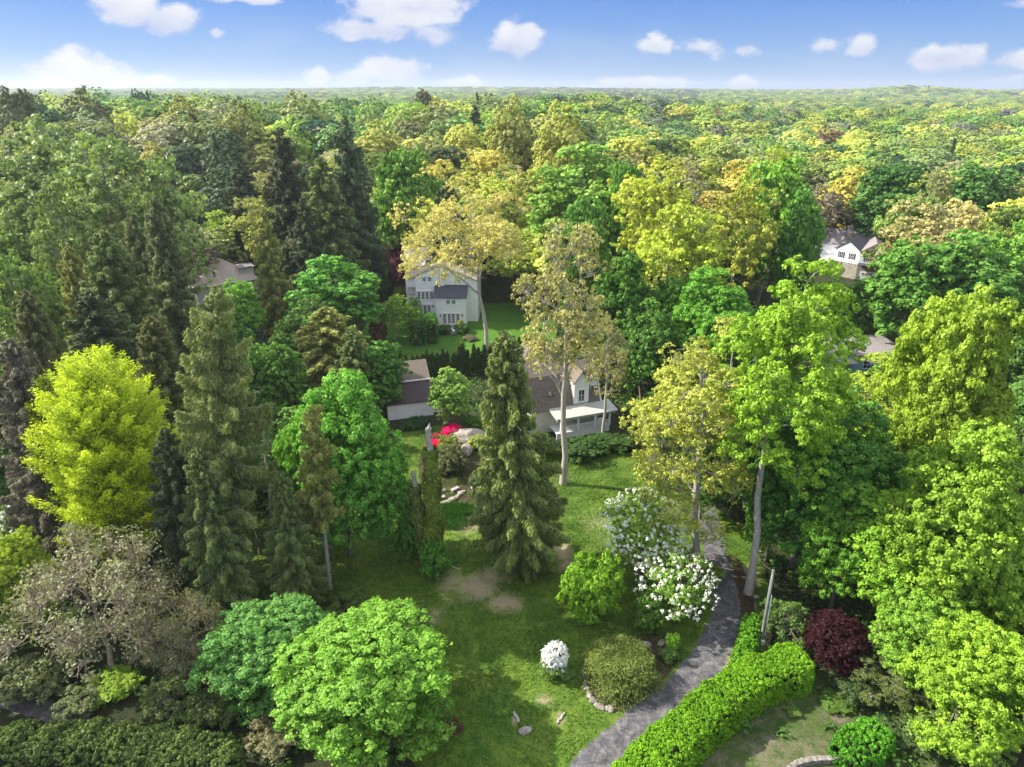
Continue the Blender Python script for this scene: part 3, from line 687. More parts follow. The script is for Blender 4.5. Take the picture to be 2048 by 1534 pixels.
class Loc:
    """pixel -> (x, z) on the wall plane y = c of a house placed at origin o with yaw a"""
    def __init__(s, o, yaw): s.o = np.array([o[0], o[1]]); s.c, s.s = math.cos(yaw), math.sin(yaw)
    def at(s, px, py, yl):
        r = ray(px, py); d = np.array([s.c*r[0]+s.s*r[1], -s.s*r[0]+s.c*r[1]])
        o = -s.o; ol = np.array([s.c*o[0]+s.s*o[1], -s.s*o[0]+s.c*o[1]])
        t = (yl-ol[1])/d[1]; return ol[0]+t*d[0], CAM_H+t*r[2]

def white_house():
    o = G(893, 651); yaw = R(-2); e = empty('white_house', (o[0], o[1], 0), yaw, 'large white clapboard house with tan and slate roofs beyond the back lawn', 'house')
    l = Loc(o, yaw)
    bx0, zt = l.at(871, 595, 0); bx1, _ = l.at(931.5, 595, 0)
    wallbox(e, bx0, bx1, 0, 3.0, 0, zt, M_WHITE)
    # dark roof of the lower block, leaning on the gable wall
    m = MB(); m.slab([(bx0-0.5, -0.3, zt+0.05), (bx1+0.25, -0.3, zt+0.05), (bx1+0.25, 2.98, zt+1.9), (bx0-0.5, 2.98, zt+1.9)], 0.14); m.build('lower_roof', M_ROOF_SLATE, e)
    y = 3.0
    x0, zl = l.at(829.5, 552, y); xa, za = l.at(880, 529.5, y); x1, zr = l.at(955, 562, y)
    b = MB(); b.prism([(x0, 0), (x1, 0), (x1, zr), (xa, za), (x0, zl)], 'y', y, y+9); b.build('wall', M_WHITE, e)
    gable_roof(e, x0, x1, y+0.05, y+9, zl, za, M_ROOF_TAN, 'y', xr=xa, ze2=zr, o=0.3)
    # chimney chase running up the gable
    wallbox(e, xa+0.05, xa+0.75, y-0.45, y-0.003, zt+1.75, za-0.2, M_WHITE, 'chimney_chase')
    # side wing
    wx0, wz = l.at(812, 556, y+1.5)
    wallbox(e, wx0, x0-0.003, y+1.5, y+10, 0, wz, M_WHITE)
    m = MB(); m.slab([(wx0-0.3, y+1.2, wz+0.02), (x0-0.01, y+1.2, wz+0.3), (x0-0.01, y+10.3, wz+0.3), (wx0-0.3, y+10.3, wz+0.02)], 0.15); m.build('wing_roof', M_ROOF_TAN, e)
    px0, pz = l.at(816, 586, y); 
    wallbox(e, px0, x0-0.01, y-0.2, y+1.49, 0, pz-0.2, M_WHITE, 'bay')
    m = MB(); m.slab([(px0-0.2, y-0.5, pz-0.15), (x0-0.012, y-0.5, pz-0.15), (x0-0.012, y+1.48, pz+0.9), (px0-0.2, y+1.48, pz+0.9)], 0.12); m.build('bay_roof', M_ROOF_GREY, e)
    # rear block, ridge across
    rx0, _ = l.at(814, 500, y+13); rx1, rz = l.at(940, 497, y+13)
    wallbox(e, rx0, rx1, y+9.01, y+17, 0, rz-2.9, M_WHITE)
    gable_roof(e, rx0, rx1, y+9.01, y+17, rz-2.9, rz, M_ROOF_PALE, 'x')
    for g in (rx0+0.02, rx1-0.22):
        b = MB(); b.prism([(y+9.01, rz-2.9), (y+17, rz-2.9), (y+13, rz-0.05)], 'x', g, g+0.2); b.build('gable', M_WHITE, e)
    c = MB(); c.box(rx1-3.2, rx1-2.2, y+12, y+13, rz-1, rz+1.6); c.box(rx1-3.3, rx1-2.1, y+11.9, y+13.1, rz+1.6, rz+1.75); c.build('chimney', M_STONE, e)
    def win(pa, pb, yl, nx=2, ny=2):
        (a, c0), (b_, d) = l.at(pa[0], pa[1], yl), l.at(pb[0], pb[1], yl); window(e, a, b_, min(c0, d), max(c0, d), yl, nx, ny)
    for a in (845.2, 856): win((a, 555), (a+6.4, 561.5), y)
    for a in (835, 843.3, 851.6, 860): win((a, 584.5), (a+5.8, 597), y, 2, 3)
    win((848, 611), (853.5, 627), y, 2, 4); win((855.5, 611), (861, 627), y, 2, 4)
    for a in (893, 904): win((a, 600.5), (a+6.6, 607), 0)
    for a in (886.5, 896, 904, 913): win((a, 628), (a+5.6, 646), 0, 2, 4)
    def lint(pa, w, yl):
        x, z = l.at(pa[0], pa[1], yl); x2, _ = l.at(pa[0]+w, pa[1], yl); m = MB(); m.box(x, x2, yl-0.16, yl-0.002, z-0.06, z+0.06); m.build('lintel', M_TRIM, e)
    lint((842, 552), 23, y); lint((893, 598), 21, 0); lint((884.5, 626), 36, 0); lint((845, 608.5), 20, y); lint((831, 581.5), 38, y)
    for px, py, yl in ((866, 611), (880.5, 631)) and [(866, 612, y), (881, 631, 0), (925, 630, 0)]:
        x, z = l.at(px, py, yl); m = MB(); m.box(x-0.09, x+0.09, yl-0.22, yl-0.002, z-0.25, z+0.2); m.build('wall_lamp', M_DARKMETAL, e)
    d = MB(); d.box(bx0+1.5, bx1-1.0, -1.0, -0.01, 0, 0.14); d.build('step', M_STONE, e)
white_house()

def porch_house():
    yaw = R(20); o = G(1119, 876); e = empty('porch_house', (o[0], o[1], 0), yaw, 'white house with brown shingle roof, dormers and a railed porch behind the tall spruce', 'house')
    L_ = 9.6; x0 = -3.6
    wallbox(e, x0, x0+L_+1, 2.2, 9, 0, 3.6, M_CREAM)
    # gable ends with the curved, steep roof line
    prof = [(1.9, 3.3), (2.6, 4.6), (3.4, 6.3), (4.2, 7.7), (5.6, 8.9), (7.0, 7.7), (7.9, 6.2), (9.2, 3.6)]
    for gx in (x0+0.02, x0+L_+0.75):
        b = MB(); b.prism([(2.25, 3.6)]+[(p, q) for p, q in prof[1:-1]]+[(8.95, 3.6)], 'x', gx, gx+0.22); b.build('gable', M_WHITE, e)
    m = MB()
    for (a, b), (c, d) in zip(prof[:-1], prof[1:]):
        m.slab([(x0-0.2, a, b+0.15), (x0+L_+1.2, a, b+0.15), (x0+L_+1.2, c, d+0.15), (x0-0.2, c, d+0.15)], 0.15)
    m.build('roof', M_ROOF_BROWN, e)
    for gx in (x0-0.42, x0+L_+1.21):
        m = MB()
        for (a, b), (c, d) in zip(prof[:-1], prof[1:]): m.slab([(gx, a, b+0.2), (gx+0.2, a, b+0.2), (gx+0.2, c, d+0.2), (gx, c, d+0.2)], 0.3)
        m.build('bargeboard', M_TRIM, e)
    def dormer(xa, xb, yf, z0, z1, zp, wz0, wz1):
        b = MB(); xm = (xa+xb)/2
        b.prism([(xa, z0), (xb, z0), (xb, z1), (xm, zp), (xa, z1)], 'y', yf, yf+2.4); d = b.build('dormer', M_WHITE, e)
        r = MB()
        for s, xx in ((-1, xa), (1, xb)):
            r.slab([(xx+s*0.2, yf-0.2, z1-0.1), (xm, yf-0.2, zp+0.08), (xm, yf+2.6, zp+0.08), (xx+s*0.2, yf+2.6, z1-0.1)], 0.1)
        r.location = (0, 0, 0) if hasattr(r, 'location') else None
        ro = r.build('dormer_roof', M_ROOF_BROWN, d); ro.location.z = 0.12
        window(e, xm-0.42, xm+0.42, wz0, wz1, yf, 2, 2)
    dormer(3.0, 5.3, 2.1, 3.3, 7.0, 8.6, 4.2, 5.9)
    dormer(5.9, 7.0, 3.0, 4.0, 6.5, 7.2, 4.4, 5.9)
    dormer(-0.8, 0.2, 2.9, 3.9, 5.2, 5.8, 4.2, 4.9)
    # porch
    m = MB(); m.box(-0.6, 7.6, -0.4, 2.19, 0.75, 0.95); m.box(-0.6, 7.6, -0.35, -0.25, 0, 0.75); m.build('porch_deck', M_TRIM, e)
    m = MB(); m.slab([(-0.9, -0.8, 3.35), (8.6, -0.8, 3.35), (8.6, 2.15, 3.75), (-0.9, 2.15, 3.75)], 0.16); m.build('porch_roof', mat_simple('porch_shingle', (0.32, 0.32, 0.29), (0.46, 0.46, 0.42), 4, .9), e)
    m = MB(); m.box(-0.7, 8.4, -0.55, -0.3, 2.9, 3.18); m.build('porch_beam', M_TRIM, e)
    for x in (0.0, 2.6, 5.2, 7.5):
        m = MB(); m.box(x-0.11, x+0.11, -0.53, -0.31, 0.95, 2.9); m.build('column', M_TRIM, e)
    m = MB(); m.box(0.11, 7.4, -0.46, -0.38, 1.85, 1.93); m.box(0.11, 7.4, -0.46, -0.38, 1.08, 1.14)
    for k in range(46): x = 0.2+k*0.158; m.box(x, x+0.05, -0.44, -0.40, 1.14, 1.85)
    m.build('railing', M_TRIM, e)
    for xx in (1.2, 3.9, 6.2): window(e, xx-0.45, xx+0.45, 1.3, 2.7, 2.2, 2, 2)
    # left gable windows
    for yy, z in ((4.2, 4.4), (6.2, 4.4), (5.2, 6.6)): window(e, yy-0.4, yy+0.4, z, z+1.2, x0+0.02, 2, 2, face='x')
    # side wing and rear hipped block
    wallbox(e, x0-2.5, x0-0.01, 3.5, 7.5, 0, 3.0, M_WHITE, 'side_wing')
    m = MB(); m.slab([(x0-2.8, 3.2, 2.95), (x0-0.25, 3.2, 3.7), (x0-0.25, 7.8, 3.7), (x0-2.8, 7.8, 2.95)], 0.14); m.build('side_roof', M_ROOF_BROWN, e).location.z = .16
    wallbox(e, x0+1.0, x0+8.0, 9.01, 15, 0, 7.4, M_WHITE, 'rear_wall')
    hip_roof(e, x0+1.0, x0+8.0, 9.01, 15, 7.4, 10.1, M_ROOF_TAN if False else M_ROOF_BROWN)
    window(e, 3.2+0.5, 3.2+1.3, 5.2, 6.6, x0+1.0, 2, 2, face='x') if False else None
    c = MB(); c.box(x0+5.2, x0+6.0, 7.2, 8.0, 6, 9.9); c.box(x0+5.1, x0+6.1, 7.1, 8.1, 9.9, 10.05); c.build('chimney', M_STONE, e)
porch_house()

def garage():
    yaw = R(17); o = G(833, 834); e = empty('garage', (o[0], o[1], 0), yaw, 'white garage with a stepped brown shingle roof beside the small round tree', 'garage')
    x0, x1 = -4.2, 2.6
    wallbox(e, x0, x1, 0, 3, 0, 2.65, M_WHITE)
    m = MB(); m.slab([(x0-.3, -.35, 2.62), (x1+.3, -.35, 2.62), (x1+.3, 3.0, 4.65), (x0-.3, 3.0, 4.65)], 0.15); m.build('lower_roof', M_ROOF_DARK, e)
    wallbox(e, x0+.02, x1-.02, 3.02, 9, 0, 4.7, M_WHITE)
    gable_roof(e, x0, x1, 3.1, 9, 4.72, 6.6, M_ROOF_BROWN, 'x', o=0.25)
    m = MB(); m.box(x0-.3, x1+.3, 2.72, 2.84, 4.66, 4.86); m.build('gutter', M_TRIM, e)
    for g in (x0+0.03, x1-0.23):
        b = MB(); b.prism([(3.1, 4.7), (9, 4.7), (6.05, 6.55)], 'x', g, g+.2); b.build('gable', M_WHITE, e)
    wallbox(e, x1+.003, x1+1.6, 0.8, 4.5, 0, 1.7, M_WHITE, 'side_annex')
    m = MB(); m.slab([(x1+.01, .6, 2.0), (x1+1.8, .6, 1.72), (x1+1.8, 4.7, 1.72), (x1+.01, 4.7, 2.0)], 0.1); m.build('annex_roof', M_ROOF_DARK, e)
    m = MB(); m.box(x1-.4, x1-.25, -.16, -.003, 1.9, 2.15); m.build('wall_lamp', M_DARKMETAL, e)
garage()

def left_house():
    p, t = WD(416, 530, 151); e = empty('stone_chimney_house', (p[0], 156, 0), R(38), 'house with pinkish hipped roof and a square stone chimney among the left spruces', 'house')
    z = p[2]
    wallbox(e, -7, 7, -6, 6, 0, z-4.2, M_CREAM)
    hip_roof(e, -7, 7, -6, 6, z-4.2, z, mat_simple('pinkish_shingle', (0.40, 0.33, 0.29), (0.56, 0.47, 0.42), 4, 0.9, wave=('Y', .3, .2)))
    c = MB(); c.box(-2.0, 0.2, -1.0, 1.0, z-1.5, z+1.6); c.box(-2.2, .4, -1.2, 1.2, z+1.6, z+1.85); c.box(-1.5, -.3, -.5, .5, z+1.85, z+2.1); c.build('chimney', M_STONE, e)
    m = MB(); m.box(3.4, 6.6, -4.6, -2.2, z-3.6, z-1.7); m.build('dormer', M_CREAM, e)
    m = MB(); m.slab([(3.2, -4.9, z-1.68), (6.9, -4.9, z-1.68), (6.9, -2.0, z-1.3), (3.2, -2.0, z-1.3)], .12); m.build('dormer_roof', M_ROOF_GREY, e).location.z = .14
    for x in (-4, 0, 4): window(e, x-.5, x+.5, 1, 2.4, -6, 2, 2)
    wallbox(e, 7.01, 12, -3, 3, 0, 3.2, M_WHITE, 'side_wing'); hip_roof(e, 7.01, 12, -3, 3, 3.2, 4.8, M_ROOF_SLATE)
left_house()

def ranch_house():
    o = G(400, 850); e = empty('low_brown_house', (o[0], o[1]+6, 0), R(4), 'low house with dark brown roofs and white gutters glimpsed behind the tall left spruce', 'house')
    wallbox(e, -10, 10, 0, 9, 0, 3.1, M_CREAM)
    hip_roof(e, -10, 10, 0, 9, 3.1, 5.6, M_ROOF_DARK, o=.6)
    m = MB(); m.box(-10.7, 10.7, -.82, -.66, 2.72, 2.92); m.build('gutter', M_TRIM, e)
    for x in (-8.6, -6.4, -2, 2, 6, 8.4): window(e, x-.5, x+.5, 1.1, 2.4, 0, 2, 2)
    wallbox(e, 4, 11, -5, -.01, 0, 2.9, M_CREAM, 'front_wing'); gable_roof(e, 4, 11, -5, -.1, 2.9, 4.6, M_ROOF_GREY, 'y')
    m = MB(); m.box(5.4, 6.6, -3.0, -1.2, 3.9, 4.15); m.build('skylight', M_GLASS, e)
ranch_house()

def right_house():
    yaw = R(-24); p, t = WD(1717, 527, 172); e = empty('twin_gable_house', (p[0], 172, 0), yaw, 'white house with twin gables, dark shutters and a garage below, right of centre', 'house')
    z1 = p[2]+0.1; ze = z1+2.9; za = ze+2.2
    # right gabled face
    wallbox(e, 0, 6.6, 0, 10, 0, z1-.4, M_STONE_PALE, 'ground_floor')
    wallbox(e, 0, 6.6, -.003, 10, z1-.38, ze, M_WHITE)
    gable_roof(e, 0, 6.6, 0.1, 10, ze, za, M_ROOF_GREY, 'y', o=.35)
    b = MB(); b.prism([(0.02, ze), (6.58, ze), (3.3, za-.05)], 'y', .0, .25); b.build('gable', M_WHITE, e)
    for x in (1.9, 4.6): window(e, x-.45, x+.45, z1+.7, z1+2.2, 0, 2, 2, shutters=True)
    m = MB(); m.slab([(-.2, -1.1, z1-.35), (6.8, -1.1, z1-.35), (6.8, -.01, z1+.1), (-.2, -.01, z1+.1)], .12); m.build('pent_roof', M_ROOF_SLATE, e)
    m = MB(); m.box(.8, 4.6, -.08, -.004, 0.02, 2.3); m.build('garage_door', M_TRIM, e)
    for x in (1.0, 1.9, 2.8, 3.7): window(e, x+.1, x+.7, 1.55, 2.0, -.09, 2, 1)
    # left wing set at an angle
    w = R(26)
    def rot(bm):
        return bm
    l = bpy.data.objects.new('left_wing', bpy.data.meshes.new('left_wing')); 
    m = MB(); m.prism([(-6.4, z1-.4), (0, z1-.4), (0, ze), (-3.2, za), (-6.4, ze)], 'y', 0, 8); lw = m.build('left_wing', M_WHITE, e)
    lw.rotation_euler = (0, 0, -w); lw.location = (-.03, 0, 0)
    r = gable_roof(lw, -6.4, 0, .05, 8, ze, za, M_ROOF_SLATE, 'y', o=.35)
    for x in (-4.7, -1.9): window(lw, x-.4, x+.4, z1+.7, z1+2.1, 0, 2, 2, shutters=True)
    m = MB(); m.box(-6.3, -.1, .1, 7.9, 0, z1-.42); m.build('base', M_STONE_PALE, lw)
    bpy.data.objects.remove(l)
    # long rear roof and chimney
    wallbox(e, -12, 3.2, 8.5, 15, 0, ze, M_WHITE, 'rear_wall'); gable_roof(e, -12, 3.2, 8.5, 15, ze, za+1.0, M_ROOF_GREY, 'x')
    c = MB(); c.box(-3.6, -2.4, 9.4, 10.4, ze, za+2.0); c.box(-3.8, -2.2, 9.2, 10.6, za+2.0, za+2.2); c.box(-3.4, -2.6, 9.6, 10.2, za+2.2, za+2.6); c.build('chimney', M_STONE, e)
    m = MB()
    for k in range(6): x = -9.5+k*.8; m.box(x, x+.07, 1.5, 1.57, z1-.2, z1+.9)
    m.box(-9.6, -5.3, 1.5, 1.57, z1+.9, z1+.98); m.box(-9.6, -5.3, .8, 8, z1-.3, z1-.2); m.build('deck_railing', M_TRIM, e)
right_house()

def flat_house():
    p, t = WD(1750, 710, 109); e = empty('grey_roofed_house', (p[0], 109, 0), R(3), 'house with low grey roof planes and teal fascia behind the yellow-green tree at right', 'house')
    z = p[2]
    wallbox(e, -4.6, 6, 0.3, 7, 0, z-.1, M_TEAL)
    m = MB(); m.slab([(-3.2, -.3, z+.1), (6.2, -.3, z+.1), (5.2, 7.5, z+.95), (-5.0, 7.5, z+.95)], .5); m.build('roof', M_ROOF_GREY, e)
    m = MB(); m.slab([(-6.5, -1.6, z-.9), (-3.5, -1.6, z-.9), (-4.9, 6.5, z+.3), (-7.6, 6.5, z+.0)], .2); m.build('lower_roof', M_ROOF_GREY, e)
    wallbox(e, -7.0, -4.65, .5, 6, 0, z-1.4, M_CREAM, 'side_wall')
    m = MB(); m.tube([(-5.5, .4, z-.9), (-5.5, .4, z+.1)], [.25, .25], 10); m.tube([(-5.5, .4, z+.1), (-5.5, .4, z+.25)], [.4, .4], 10); m.build('roof_vent', M_TRIM, e)
    m = MB(); m.slab([(6.25, .2, z-.3), (10, .2, z-.9), (10, 6.8, z-.9), (6.25, 6.8, z-.3)], .2); m.build('side_roof', M_ROOF_GREY, e)
    wallbox(e, 6.25, 9.7, .5, 6.5, 0, z-1.2, M_CREAM, 'side_wall')
    window(e, -1.5, .5, .8, 2.2, .3, 3, 2); window(e, 2, 4, .8, 2.2, .3, 3, 2)
flat_house()

# ------------------------------------------------------------------ the trees one can tell apart
GREEN = (0.07, 0.27, 0.035); LIME = (0.16, 0.36, 0.03); DEEP = (0.035, 0.17, 0.03); BLUEG = (0.06, 0.25, 0.06)
YEL = (0.34, 0.42, 0.05); YGR = (0.22, 0.36, 0.04); OLIVE = (0.15, 0.20, 0.05); TAN = (0.36, 0.31, 0.12); KHAKI = (0.25, 0.27, 0.11)
SPR = (0.075, 0.13, 0.038); SPRD = (0.04, 0.07, 0.028); SPRG = (0.09, 0.13, 0.05); SPRY = (0.15, 0.18, 0.045); GOLD = (0.44, 0.42, 0.13)
FG = 'tall trees round the garden'
T = tree
# foreground
T('maple0', 'maple_tree', 705, 1282, 37.5, 372, (0.085, 0.30, 0.03), 'big rounded bright green maple at the bottom, left of the lawn')
T('maple1', 'maple_tree', 512, 1228, 41.5, 275, (0.05, 0.24, 0.045), 'bluish green maple at the bottom, left of the big rounded bright maple')
T('larch', 'larch_tree', 176, 715, 55, 262, (0.36, 0.50, 0.02), 'bright lime yellow feathery larch near the left edge', bpx=262)
T('tallspruce', 'spruce_tree', 432, 575, 52.5, 225, (0.115, 0.165, 0.05), 'tallest pale olive spruce with ragged drooping boughs and bare lower trunk, left of centre', bpx=457)
T('spruce0', 'spruce_tree', 330, 865, 50, 150, SPRD, 'dark spruce between the lime larch and the tallest spruce')
T('spruce1', 'spruce_tree', 395, 900, 49, 150, SPR, 'shorter dark spruce at the foot of the tallest spruce')
T('thinspruce', 'spruce_tree', 625, 815, 53.5, 110, SPRY, 'thin spruce with a bare grey stem in front of the bright green column maple', bpx=660)
T('maple2', 'maple_tree', 680, 745, 59, 240, (0.07, 0.33, 0.04), 'tall bright green maple, foliage almost to the ground, left of the lawn', bpx=700)
T('maple0', 'maple_tree', 760, 900, 60, 130, (0.06, 0.30, 0.04), 'lower bright green maple lobe at the right foot of the tall bright maple')
T('maple1', 'maple_tree', 590, 850, 60, 120, (0.09, 0.33, 0.04), 'smaller green maple between the tallest spruce and the tall bright maple')
T('mid1', 'maple_tree', 755, 680, 92, 120, (0.04, 0.20, 0.03), 'dark green maple left of the garage')
T('midcon0', 'yew_tree', 650, 618, 96, 190, SPRY, 'broad olive tinged conifer behind the tall bright maple')
T('midcon1', 'spruce_tree', 700, 660, 90, 100, SPR, 'olive conifer touching the dark maple left of the garage')
T('spruce1', 'spruce_tree', 1010, 672, 57, 198, (0.088, 0.14, 0.036), 'central tall spruce with drooping sprays standing in the middle of the lawn', bpx=1045)
T('sparse', 'ash_tree', 1128, 446, 73, 215, (0.33, 0.33, 0.11), 'tall sparse tree with straight grey trunk in front of the porch house', bpx=1126)
T('oak0', 'oak_tree', 944, 362, 112, 335, GOLD, 'great golden spreading oak with a forked pale trunk in front of the white house', bpx=975)
T('lowairy', 'maple_tree', 1366, 638, 57, 285, (0.31, 0.37, 0.06), 'sparse yellow green maple with slender grey trunk beside the driveway', bpx=1393)
T('highmaple', 'maple_tree', 1602, 522, 53, 300, (0.17, 0.38, 0.03), 'tall light green maple with pale leaning trunk right of the driveway', bpx=1497)
T('maple0', 'maple_tree', 1655, 780, 57, 290, (0.04, 0.22, 0.03), 'large deep green maple behind the utility pole')
T('maple2', 'maple_tree', 1570, 900, 58, 130, (0.05, 0.24, 0.03), 'narrow deep green maple between the leaning trunk and the large deep green one')
T('airy2', 'maple_tree', 1805, 708, 70, 215, (0.24, 0.38, 0.03), 'yellow green tree hiding the grey roofed house')
T('maple1', 'maple_tree', 1955, 585, 60, 270, (0.19, 0.34, 0.03), 'tall yellow green maple at the right edge, upper part')
T('maple2', 'maple_tree', 1985, 850, 45, 300, (0.15, 0.33, 0.03), 'big light green maple leaning in from the right edge, middle height')
T('maple0', 'maple_tree', 1830, 1010, 47, 250, (0.13, 0.36, 0.03), 'layered light green maple above the dark red one')
T('maple1', 'maple_tree', 1985, 1255, 36, 250, (0.17, 0.38, 0.03), 'bright light green maple in the bottom right corner')
T('maple2', 'maple_tree', 1760, 880, 56, 170, (0.10, 0.30, 0.03), 'mid green maple between the deep green maple and the right edge')
T('maple0', 'maple_tree', 1870, 1180, 41, 200, (0.12, 0.33, 0.035), 'shadowy green maple behind the bottom right one')
T('maple0', 'japanese_maple', 1685, 1245, 43, 140, (0.032, 0.007, 0.009), 'dark wine red maple behind the lime hedge')
T('airy0', 'maple_tree', 1480, 640, 75, 200, (0.13, 0.33, 0.03), 'fresh green tree behind the sparse yellow green maple')
T('maple2', 'maple_tree', 1430, 540, 98, 190, (0.06, 0.30, 0.03), 'vivid green maple right of the tall yellow trees')
T('bare', 'crab_apple_tree', 150, 1080, 43, 440, (0.21, 0.23, 0.12), 'wide almost bare brown twiggy tree at the lower left')
T('bare', 'crab_apple_tree', 330, 1180, 42, 230, (0.16, 0.17, 0.07), 'smaller bare twiggy tree right of the wide bare one')
T('maple1', 'maple_tree', 20, 1075, 47, 150, (0.22, 0.36, 0.035), 'yellow green tree at the left edge behind the bare tree')
T('spruce0', 'spruce_tree', 20, 690, 55, 190, (0.10, 0.10, 0.07), 'greyish thinning spruce at the left edge')
T('spruce1', 'spruce_tree', 50, 590, 72, 150, (0.09, 0.11, 0.04), 'brownish green spruce at the left edge, behind the greyish one')
T('midairy0', 'locust_tree', 20, 500, 85, 200, (0.12, 0.24, 0.05), 'light bluish green tree at the left edge above the spruces')
T('spruce0', 'spruce_tree', 205, 470, 88, 190, SPR, 'olive spruce with pale snapped top in the left group')
T('spruce1', 'spruce_tree', 135, 500, 94, 110, SPRY, 'pale topped spruce left of the olive one')
T('spruce0', 'spruce_tree', 175, 590, 78, 190, SPRD, 'dark bushy spruce below the left group')
T('spruce1', 'spruce_tree', 308, 405, 98, 130, SPRG, 'tall grey green spruce left of the stone chimney')
T('spruce0', 'spruce_tree', 262, 430, 104, 110, SPRG, 'grey green spruce just left of the tallest one in that pair')
T('spruce1', 'spruce_tree', 300, 640, 74, 150, (0.08, 0.10, 0.03), 'dark olive spruce above the low brown house')
T('mid0', 'maple_tree', 475, 558, 118, 100, (0.10, 0.34, 0.04), 'round fresh green maple below the stone chimney house')
T('mid2', 'maple_tree', 662, 515, 122, 190, (0.05, 0.29, 0.04), 'smooth rounded green maple left of the white house')
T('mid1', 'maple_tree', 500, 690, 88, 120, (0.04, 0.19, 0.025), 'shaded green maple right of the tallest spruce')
T('midcon0', 'spruce_tree', 478, 330, 176, 110, SPRD, 'dark spruce, leftmost of the dark group left of centre')
T('midcon1', 'spruce_tree', 560, 262, 150, 130, (0.05, 0.07, 0.03), 'tall dark spruce with bare top in the dark group')
T('midcon0', 'spruce_tree', 525, 428, 128, 80, SPRY, 'lighter slender spruce in front of the dark group')
T('midcon1', 'spruce_tree', 640, 322, 142, 150, SPR, 'broad olive spruce right of the dark group')
T('midcon0', 'pine_tree', 690, 240, 155, 120, (0.05, 0.10, 0.045), 'tall layered pine with open whorls left of centre')
T('midcon1', 'spruce_tree', 605, 400, 136, 90, SPRD, 'dark spruce under the layered pine')
T('midcon0', 'spruce_tree', 505, 395, 172, 80, SPRD, 'dark spruce second from the left in the dark group')
T('mid3', 'maple_tree', 800, 300, 165, 150, (0.08, 0.26, 0.03), 'green maple above the rhododendrons, left of the golden oak')
T('midairy1', 'oak_tree', 190, 270, 130, 260, (0.18, 0.30, 0.08), 'broad open green oak with dark limbs at the left')
T('midairy2', 'oak_tree', 60, 235, 140, 230, (0.16, 0.27, 0.08), 'open green oak at the far left edge')
T('midairy0', 'oak_tree', 300, 320, 130, 170, (0.20, 0.33, 0.09), 'pale green oak right of the broad open one')
T('midairy1', 'oak_tree', 95, 350, 118, 150, (0.17, 0.28, 0.07), 'smaller green oak below the open ones at the left edge')
T('midairy2', 'elm_tree', 1320, 320, 135, 180, YEL, 'rounded yellow tree, the upper of the yellow pair right of centre')
T('midairy0', 'elm_tree', 1370, 400, 112, 230, (0.32, 0.43, 0.05), 'large pale yellow green tree, the lower of the yellow pair right of centre')
T('midairy1', 'elm_tree', 1490, 360, 128, 160, (0.31, 0.36, 0.05), 'olive yellow tree right of the yellow pair')
T('mid0', 'maple_tree', 1578, 320, 138, 190, (0.09, 0.30, 0.03), 'dense green maple left of the twin gable house')
T('mid1', 'maple_tree', 1612, 380, 128, 90, (0.05, 0.23, 0.03), 'darker green maple touching the twin gable house')
T('midairy2', 'elm_tree', 1560, 290, 150, 120, (0.24, 0.36, 0.04), 'upright yellow green tree behind the dense green maple')
T('mid2', 'maple_tree', 1180, 290, 160, 270, (0.14, 0.33, 0.05), 'wide light green tree on the skyline side of the golden oak')
T('mid3', 'maple_tree', 1265, 330, 150, 90, (0.06, 0.25, 0.03), 'darker green maple between the wide light one and the yellow pair')
T('mid0', 'maple_tree', 1160, 395, 128, 130, (0.05, 0.22, 0.03), 'deep green maple just behind the golden oak')
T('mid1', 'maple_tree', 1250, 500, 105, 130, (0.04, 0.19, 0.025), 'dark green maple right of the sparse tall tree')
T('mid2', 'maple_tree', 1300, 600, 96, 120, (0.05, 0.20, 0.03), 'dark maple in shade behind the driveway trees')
T('mid3', 'maple_tree', 1350, 560, 104, 140, (0.06, 0.24, 0.03), 'mid green maple below the yellow pair')
T('mid0', 'maple_tree', 1862, 480, 118, 200, (0.06, 0.25, 0.035), 'big rounded dark green maple right of the twin gable house')
T('mid1', 'maple_tree', 1960, 470, 116, 220, (0.07, 0.26, 0.04), 'big rounded dark green maple at the right edge, beside its twin')
T('mid2', 'maple_tree', 2040, 440, 120, 150, (0.09, 0.30, 0.035), 'green maple cut by the right edge')
T('midairy0', 'elm_tree', 1868, 408, 140, 200, (0.34, 0.33, 0.13), 'tan leaved rounded tree behind the twin dark green maples')
T('mid3', 'maple_tree', 1790, 330, 185, 170, DEEP, 'dark green maple on the right, behind the tan tree')
T('mid0', 'maple_tree', 1950, 330, 185, 190, DEEP, 'dark green maple near the right edge, behind the tan tree')
T('midairy1', 'elm_tree', 1890, 335, 165, 90, (0.22, 0.27, 0.09), 'small pale tree with white limbs before the dark maples on the right')
T('mid1', 'cherry_tree', 445, 420, 176, 100, (0.22, 0.38, 0.04), 'yellow green tree behind the stone chimney')
T('mid3', 'maple_tree', 455, 640, 100, 100, (0.06, 0.22, 0.03), 'green maple behind the tallest spruce')
T('maple2', 'maple_tree', 1720, 960, 51, 190, (0.08, 0.30, 0.03), 'mid green maple filling the gap right of the large deep green one')
T('maple1', 'maple_tree', 1905, 800, 66, 200, (0.16, 0.36, 0.03), 'green maple between the two yellow green trees at the right')
T('maple0', 'maple_tree', 2060, 1100, 42, 200, (0.18, 0.38, 0.03), 'light green maple cut by the right edge, above the corner')
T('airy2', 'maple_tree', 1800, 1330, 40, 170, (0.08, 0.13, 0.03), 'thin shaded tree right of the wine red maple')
T('mid1', 'maple_tree', 1560, 700, 80, 160, (0.08, 0.28, 0.03), 'green maple behind the light green leaning one')
T('spruce0', 'spruce_tree', 110, 760, 66, 150, SPRD, 'dark spruce behind the lime larch, left')
T('spruce1', 'spruce_tree', 560, 950, 51, 120, SPR, 'low spruce between the thin dead trunk and the tall bright maple')
